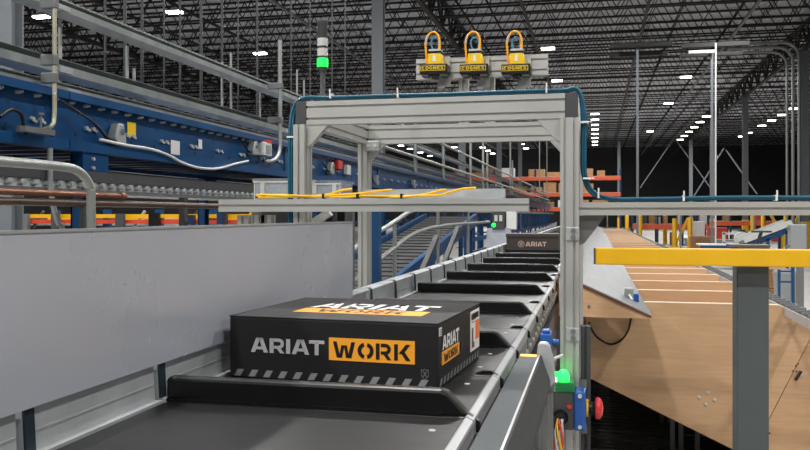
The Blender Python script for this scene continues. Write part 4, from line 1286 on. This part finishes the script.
# lower blue platform frames receding along the sorter
for j, (x, lab) in enumerate(((-1.85, 'blue conveyor stand receding just left of the sorter'), (-3.9, 'blue conveyor stand receding beyond the raised conveyor'))):
    pf = thing('conveyor_stand', lab, 'stand', (x, 20, 0))
    y0 = 12.5 if j == 0 else 6
    for z in ((-0.35, 0.10) if j == 0 else (-0.1, -0.6)):
        MB().wbox(x - 0.03, x + 0.03, y0, 38, z - 0.06, z).build('rail', 'blue_paint' if z != 0.10 else 'galv', pf)
    for k in range(12):
        y = y0 + 0.3 + k * 2.0
        MB().box(x - 0.035, x + 0.035, y - 0.035, y + 0.035, 0, H + (0.12 if j == 0 else -0.1)).build('post', 'blue_paint', pf)
        if k < 9:
            MB().bar((x + 0.04, y, 0.3), (x + 0.04, y + 2.0, H - 0.42), 0.03, 0.03).build('diagonal', 'galv', pf)

lc = thing('added_dark_conveyor', 'added low dark conveyor covering the bright floor left of the sorter beyond the handrail', 'conveyor', (-1.4, 25, 0))  # added dark conveyor, blocks the bright floor so this gap looks dim
MB().box(-1.75, -1.10, 12.2, 40, 0.92, 0.98).build('belt', 'mat_black', lc)
for x in (-1.78, -1.10):
    MB().box(x, x + 0.03, 12.2, 40, 0.86, 1.02).build('side_rail', 'blue_dark', lc)
for k in range(9):
    for x in (-1.74, -1.14):
        MB().box(x - 0.02, x + 0.02, 12.6 + 3 * k, 12.66 + 3 * k, 0, 0.86).build('leg', 'blue_dark', lc)

# control panel with green pilot on the far left of the sorter
cpn = thing('control_panel', 'black control box with green light beside a white cabinet left of the sorter', 'control panel', (-1.1, 9.6, 0))
k = 9.6 * 0.975 / 830
q = PY(496, 229, 9.6)
MB().box(q.x - 0.11, q.x + 0.17, 9.60, 9.72, H - 0.42, H - 0.155).build('grey_skirt', 'sheet', cpn)
MB().box(q.x - 0.04, q.x + 0.10, 9.58, 9.72, q.z - 0.0, q.z + 0.21).build('black_box', 'cap', cpn)
MB().box(q.x + 0.12, q.x + 0.23, 9.60, 9.74, q.z, q.z + 0.22).build('white_cabinet', 'white_box', cpn)
for dx in (-0.015, 0.04):
    MB().box(q.x + dx, q.x + dx + 0.035, 9.572, 9.58, q.z + 0.09, q.z + 0.16).build('screen', 'lens_off', cpn)
MB().lathe((q.x - 0.025, 9.578, q.z + 0.045), [(0.024, 0), (0.022, -0.01), (0.006, -0.016)], 14, 'y').build('green_lamp', 'green_on', cpn)
MB().box(q.x - 0.02, q.x + 0.2, 9.63, 9.70, 0, H - 0.42).build('pedestal', 'alu_dark', cpn)
# sloping end guard near the small carton
a, b, c_, d = PX(527, 236, -0.90), PX(557, 222, -0.90), PX(557, 238, -0.90), PX(527, 240, -0.90)
eg = MB().prism([(a.y, a.z), (b.y, b.z), (b.y, H - 0.27), (a.y, H - 0.27)], 'x', -0.912, -0.904)
tag(eg.build('end_guard', 'sheet'), 'long grey side guard rising along the far left of the sorter', 'guard')
sgx = thing('guard_support', 'dark upright holding the far grey side guard', 'post', (-0.93, b.y, 0))
MB().box(-0.96, -0.912, b.y - 0.1, b.y, 0, b.z).build('post', 'cap', sgx)
MB().box(-0.96, -0.912, a.y + 0.2, a.y + 0.3, 0, H - 0.27).build('post', 'cap', sgx)

# ------------------------------------------------------------------ low rack line glimpsed under the blue conveyor
lr = thing('flow_rack', 'low rack with yellow and red beams seen under the blue conveyor', 'rack', (-7, 9.5, 0))
for z, h, m, y in ((0.01, 0.05, 'yellow_paint', 9.5), (-0.06, 0.05, 'red_paint', 9.45), (-0.24, 0.07, 'blue_paint', 9.5), (-0.55, 0.06, 'yellow_paint', 9.5)):
    MB().wbox(-11.5, -4.1, y, y + 0.06, z - h, z).build('beam', m, lr)
for i in range(10):
    x = -11.3 + i * 0.74
    MB().box(x - 0.04, x + 0.04, 9.52, 9.60, 0, H + 0.07).build('upright', 'blue_paint', lr)
    MB().bar((x, 9.62, 0.9), (x + 0.5, 9.62, H + 0.05), 0.03, 0.03).build('diagonal', ['yellow_paint', 'galv', 'cap'][i % 3], lr)
for i in range(16):
    x = -11.4 + i * 0.46
    w = random.uniform(0.05, 0.2)
    MB().wbox(x, x + w, 9.36, 9.42, -0.9, random.uniform(-0.05, 0.07)).build('divider', random.choice(['cap', 'cap', 'blue_dark', 'rubber', 'alu_dark']), lr)
MB().wbox(-11.5, -4.1, 9.7, 10.7, -0.14, -0.12).build('shelf', 'galv', lr)
for i in range(14):
    x = -11.2 + i * 0.5 + random.uniform(-0.05, 0.05)
    w, h = random.uniform(0.25, 0.4), random.uniform(0.07, 0.12)
    tag(MB().wbox(x, x + w, 9.8, 10.3, -0.12, -0.12 + h).build('tote', random.choice(['cap', 'carton', 'white_box', 'yellow_paint', 'blue_dark']), None, bevel=0.01), ORD[i] + ' low tote from the left on the rack glimpsed under the blue conveyor', 'tote', 'totes on the low rack')

# ================================================================== FAR RACKING AND RIGHT BACKGROUND
def rack(x0, x1, y, depth, levels, label, bay=2.7):
    t = thing('pallet_rack', label, 'rack', ((x0 + x1) / 2, y, 0))
    n = max(1, round((x1 - x0) / bay))
    for i in range(n + 1):
        x = x0 + (x1 - x0) * i / n
        for yy in (y, y + depth):
            MB().box(x - 0.05, x + 0.05, yy, yy + 0.08, 0, levels[-1] + 0.5).build('upright', 'blue_dark', t)
    for z in levels:
        for yy in (y - 0.02, y + depth + 0.05):
            MB().box(x0, x1, yy, yy + 0.06, z - 0.28, z - 0.02).build('beam', 'orange_beam', t)
        MB().box(x0, x1, y, y + depth, z - 0.02, z).build('deck', 'galv', t)
    return t
RKY = 60
rack(-13.0, 1.75, RKY, 1.1, (2.1, 3.15, 4.3), 'tall rack with orange beams at the far end of the sorter')
for z in (2.1, 3.15, 4.3):
    x, nc = -12.8, 0
    while x < 1.0:
        w = random.uniform(0.5, 1.3)
        h = random.uniform(0.3, 0.75)
        if random.random() < 0.85:
            tag(MB().box(x, min(x + w, 1.5), RKY + 0.1, RKY + 0.9, z, z + h).build('carton', random.choice(['carton', 'carton', 'wood', 'white_box']), None, bevel=0.01), '%s carton from the left on the %s level of the far orange rack' % (ORD[min(nc, 19)], {2.1: 'lower', 3.15: 'middle', 4.3: 'top'}[z]), 'carton', 'cartons on the far orange rack')
            nc += 1
        x += w + random.uniform(0.05, 0.3)

# T-shaped service posts near the roof
def tpost(px, Y, label, light_arm):
    q = PY(px, 50, Y)
    t = thing('service_post', label, 'post', (q.x, Y, 0))
    top = q.z
    MB().box(q.x - 0.04, q.x + 0.04, Y - 0.04, Y + 0.04, 0, top).build('pole', 'column', t)
    MB().box(q.x - 0.95, q.x + 1.15, Y - 0.1, Y + 0.1, top + 0.10, top + 0.24).build('arm', 'joist', t)
    MB().box(q.x - 0.95, q.x + 1.05, Y + 0.5, Y + 0.7, top - 0.10, top + 0.02).build('arm', 'joist', t)
    MB().box(q.x - 0.05, q.x + 0.05, Y + 0.06, Y + 0.5, top - 0.08, top - 0.02).build('arm_link', 'joist', t)
    MB().box(q.x - 0.16, q.x + 0.16, Y - 0.16, Y + 0.16, 0, 0.02).build('base_plate', 'column', t)
    if light_arm:
        MB().box(q.x - 0.75, q.x + 0.05, Y - 0.22, Y - 0.12, top - 0.12, top - 0.03).build('light_arm', 'white_box', t)
        MB().cyl((q.x + 0.10, Y - 0.1, 0), (q.x + 0.10, Y - 0.1, top + 0.2), 0.028, 8).build('white_conduit', 'white_box', t)
tpost(637.5, 30, 'thin service post with two dark cross arms above the chutes', False)
tpost(712, 29, 'pale service post with dark arms and white conduit right of the chutes', True)

# conduit bundle on the near right column
cdn = thing('conduit_bundle', 'bundle of grey conduits climbing the right column and bending along the roof', 'conduit', (8.8, 40.9, 0))
KC = 40.9 / 34.8
for i, dx in enumerate((0.0, 0.28, 0.55)):
    r = 0.07 if i else 0.055
    xx = PY(787 + i * 6, 100, 40.9).x
    pts = [(xx, 40.9, z_) for z_ in (0.0, 3.0, 7.0, 8.3 + 0.2 * i)] + [(xx - 0.14, 40.9, 8.75 + 0.2 * i), (xx - 0.5, 40.9, 9.0 + 0.2 * i), (xx - 1.4, 40.9, 9.05 + 0.2 * i), (xx - 2.8, 40.9, 9.05 + 0.2 * i)]
    MB().tube(pts, r, 8, 5).build('pipe', 'pipe', cdn)

# electrical enclosure at the right edge on a post
ep = PY(799, 236, 12.0)
en = thing('electrical_enclosure', 'grey electrical enclosure on a post at the right edge', 'enclosure', (ep.x, 12.0, 0))
MB().box(ep.x - 0.11, ep.x + 0.10, 12.0, 12.16, H - 0.50, H - 0.125).build('cabinet', 'enclosure', en, bevel=0.01)
MB().box(ep.x - 0.10, ep.x + 0.09, 11.992, 12.0, H - 0.49, H - 0.135).build('door', 'enclosure', en, bevel=0.003)
for z in (-0.18, -0.42):
    MB().box(ep.x - 0.145, ep.x - 0.11, 12.02, 12.06, H + z - 0.02, H + z + 0.02).build('hinge', 'alu_dark', en)
MB().box(ep.x + 0.02, ep.x + 0.10, 12.17, 12.25, 0, H - 0.1).build('post', 'alu_dark', en)
MB().box(ep.x - 0.16, ep.x + 0.26, 12.1, 12.34, 0, 0.02).build('base_plate', 'alu_dark', en)

# white and blue inclined conveyor
ic = thing('incline_conveyor', 'white and blue inclined belt conveyor beyond the barrier', 'conveyor', (5.5, 26, 0))
Yi = 25.0
pa, pb = PY(744, 244, Yi), PY(792, 226, Yi)
dz = Vector((0, 0, 0.10))
MB().bar(pa + dz, pb + dz, 0.05, 0.16, (0, 0, 1)).build('side_guard', 'white_box', ic)
MB().bar(pa - dz * 0.9, pb - dz * 0.9, 0.06, 0.12, (0, 0, 1)).build('blue_rail', 'blue_paint', ic)
MB().bar(pa + Vector((0, 0.5, 0)), pb + Vector((0, 0.5, 0)), 0.8, 0.06, (0, 0, 1)).build('belt', 'cap', ic)
MB().bar(pa + dz + Vector((0, 1, 0)), pb + dz + Vector((0, 1, 0)), 0.05, 0.16, (0, 0, 1)).build('side_guard', 'white_box', ic)
for f in (0.1, 0.5, 0.9):
    q = pa.lerp(pb, f)
    for yy in (0, 1.0):
        MB().box(q.x - 0.04, q.x + 0.04, Yi + yy - 0.03, Yi + yy + 0.03, 0, q.z - 0.1).build('leg', 'blue_paint', ic)
qa = PY(700, 246, Yi)
MB().box(qa.x, pa.x, Yi - 0.03, Yi + 0.03, pa.z - 0.22, pa.z - 0.05).build('feed_rail', 'blue_paint', ic)
MB().box(qa.x, pa.x, Yi, Yi + 1.0, pa.z - 0.06, pa.z - 0.02).build('feed_bed', 'white_box', ic)
for f in (0.1, 0.8):
    MB().box(qa.x + f * (pa.x - qa.x) - 0.04, qa.x + f * (pa.x - qa.x) + 0.04, Yi - 0.03, Yi + 0.03, 0, pa.z - 0.2).build('leg', 'blue_paint', ic)
# machine with white frame and round guard
wm = thing('white_machine', 'white framed machine beside the foot of the inclined conveyor', 'machine', (4.2, 27, 0))
for px in (724, 737):
    q = PY(px, 234, 27)
    MB().box(q.x - 0.04, q.x + 0.04, 27, 27.08, 0, H - 0.52).build('post', 'white_box', wm)
a, b = PY(723, 234, 27), PY(738, 234, 27)
for z in (-0.54, -0.82):
    MB().box(a.x, b.x, 27, 27.08, H + z - 0.06, H + z).build('rail', 'white_box', wm)
MB().box(a.x + 0.02, b.x - 0.02, 27.1, 27.6, 0.3, H - 0.9).build('cabinet', 'enclosure', wm)
q = PY(742, 239, 26.8)
MB().cyl((q.x, 26.8, q.z), (q.x, 26.95, q.z), 0.22, 20).build('wheel_guard', 'white_box', wm)
MB().box(q.x - 0.05, q.x + 0.05, 26.82, 26.92, 0, q.z).build('stand', 'white_box', wm)

# pallet of boards with red machine part below the barrier
pc = thing('pallet_stack', 'stack of brown wooden pallets below the yellow rail', 'pallets', (4.2, 17.5, 0))
q = PY(768, 282, 17.5)
for k in range(4):
    for yy in (17.3, 17.8, 18.3):
        MB().box(q.x - 0.45, q.x + 0.35, yy, yy + 0.1, k * 0.13, k * 0.13 + 0.09).build('bearer', 'wood', pc)
    MB().box(q.x - 0.45, q.x + 0.35, 17.28, 18.42, k * 0.13 + 0.09, k * 0.13 + 0.115).build('deck', 'wood', pc)
rd = thing('red_pallet_truck', 'red pallet truck parked behind the wooden pallets', 'pallet truck', (q.x, 19.2, 0))
MB().box(q.x - 0.15, q.x + 0.15, 19.1, 20.2, 0.08, 0.16).build('fork', 'red_paint', rd)
MB().box(q.x - 0.25, q.x + 0.25, 18.9, 19.1, 0.1, 0.75).build('body', 'red_paint', rd, bevel=0.04)
MB().bar((q.x, 18.95, 0.75), (q.x + 0.1, 18.7, 1.2), 0.05, 0.05).bar((q.x - 0.1, 18.7, 1.2), (q.x + 0.3, 18.7, 1.2), 0.04, 0.04).build('handle', 'cap', rd)
for xx in (-0.15, 0.15):
    MB().cyl((q.x + xx - 0.03, 19.0, 0.1), (q.x + xx + 0.03, 19.0, 0.1), 0.1, 14).build('wheel', 'rubber', rd)
# blue posts right
gp = thing('blue_gate', 'pair of blue posts with cross rails right of the grey barrier post', 'gate', (4.0, 14.5, 0))
for px in (793, 798.5):
    q = PY(px, 280, 14.5)
    MB().box(q.x - 0.025, q.x + 0.025, 14.5, 14.55, 0, H - 0.55).build('post', 'blue_paint', gp)
a, b = PY(778, 268, 14.5), PY(793, 268, 14.5)
for z in (0.45, 0.62):
    MB().box(a.x, b.x, 14.51, 14.54, z, z + 0.03).build('rail', 'blue_paint', gp)
MB().box(a.x, a.x + 0.04, 14.5, 14.55, 0, 0.66).build('post', 'blue_paint', gp)
gb = MB().lathe((PY(786, 275, 16).x, 16, 0), [(0.16, 0), (0.19, 0.05), (0.22, 0.5), (0.23, 0.52), (0.20, 0.56)], 18)
tag(gb.build('waste_bin', 'enclosure'), 'grey round bin between the pallets and the blue posts', 'bin')

# yellow and blue posts, diagonal guards, ladders behind the chutes
lab = 'yellow steel guard post in the far staging area'
for i, (px, Y, h, m) in enumerate(((627, 50, 1.5, 'yellow_paint'), (640, 44, 1.5, 'yellow_paint'), (665, 46, 1.5, 'yellow_paint'), (674.5, 42, 1.35, 'yellow_paint'), (690, 40, 1.4, 'yellow_paint'), (753, 38, 1.5, 'yellow_paint'), (763, 48, 1.5, 'yellow_paint'), (786, 44, 1.6, 'yellow_paint'))):
    q = PY(px, 240, Y)
    t = thing('guard_post', ORD[i] + ' yellow guard post from the left in the far staging area', 'bollard', (q.x, Y, 0), 'yellow guard posts in the far staging area')
    MB().lathe((q.x, Y, 0), [(0.11, 0.01), (0.11, h), (0.07, h + 0.04)], 12).build('post', m, t)
    MB().box(q.x - 0.2, q.x + 0.2, Y - 0.2, Y + 0.2, 0, 0.012).build('base_plate', m, t)
for i, (p0, p1, Y) in enumerate((((676, 244), (688, 218), 42.5), ((770, 213), (782, 236), 41), ((803, 208), (792, 228), 43.5))):
    a, b = PY(*p0, Y), PY(*p1, Y)
    a.z, b.z = max(a.z, 0.05), max(b.z, 0.05)
    t = thing('guard_brace', ['slanting yellow brace beside the white frame', 'slanting yellow brace above the inclined conveyor', 'slanting yellow brace at the right picture edge'][i], 'brace', (a.x, Y, 0))
    MB().bar(a, b, 0.12, 0.12).build('bar', 'yellow_paint', t)
    lo_ = a if a.z < b.z else b
    MB().box(lo_.x - 0.06, lo_.x + 0.06, Y - 0.06, Y + 0.06, 0, lo_.z + 0.05).build('foot', 'yellow_paint', t)
fr2 = rack(1.9, 5.6, 44.5, 1.2, (1.1, 2.0), 'low blue rack with stored goods right of the chutes', 1.2)
fr3 = rack(5.9, 13.5, 52.0, 1.2, (1.2, 2.1), 'low rack with orange beams behind the inclined conveyor', 1.9)
lb2 = 'carton stored in the low racks right of the chutes'
for i in range(26):
    if i < 10:
        x, y, z = 2.0 + i * 0.36, 44.7, random.choice((0.0, 1.1))
    else:
        x, y, z = 6.1 + (i - 10) * 0.45, 52.2, random.choice((0.0, 0.0, 1.2))
    w, h = random.uniform(0.2, 0.33), random.uniform(0.3, 0.75)
    tag(MB().box(x, x + w, y, y + 0.7, z, z + h).build('carton', random.choice(['carton', 'wood', 'red_paint', 'white_box', 'cap', 'blue_paint']), None, bevel=0.01), '%s carton from the left in the low %s' % (ORD[i if i < 10 else i - 10], 'blue rack right of the chutes' if i < 10 else 'rack behind the inclined conveyor'), 'carton', 'cartons in the low racks')
# white roll container and crates on the floor
for i, (px, Y, w, h, m, lab) in enumerate(((697, 40.5, 0.7, 1.25, 'white_box', 'tall white panel standing behind the yellow posts'), (703, 37, 1.0, 0.65, 'carton', 'brown crate on the floor behind the yellow posts'), (718, 39, 0.8, 1.0, 'red_paint', 'red crate beside the yellow column base'), (730, 36, 1.0, 0.55, 'enclosure', 'low grey crate left of the inclined conveyor'))):
    q = PY(px, 240, Y)
    t = thing('storage_crate', lab, 'crate', (q.x, Y, 0))
    MB().box(q.x - w / 2, q.x + w / 2, Y, Y + 0.6, 0.1, h).build('body', m, t, bevel=0.02)
    for xx in (-w / 2 + 0.06, w / 2 - 0.06):
        MB().box(q.x + xx - 0.05, q.x + xx + 0.05, Y + 0.02, Y + 0.58, 0, 0.1).build('runner', 'wood', t)
# horizontal grey handrails far right
hl = thing('far_handrail', 'pale pipe handrail crossing behind the right gantry beam', 'handrail', (4, 35.5, 0))
for z in (2.05, 1.75):
    MB().cyl((0.4, 35.5, z), (12, 35.5, z), 0.03, 6).build('rail', 'pipe', hl)
for x in (0.5, 3.4, 6.2, 9.0, 11.9):
    MB().cyl((x, 35.5, 0), (x, 35.5, 2.05), 0.03, 6).build('baluster', 'pipe', hl)
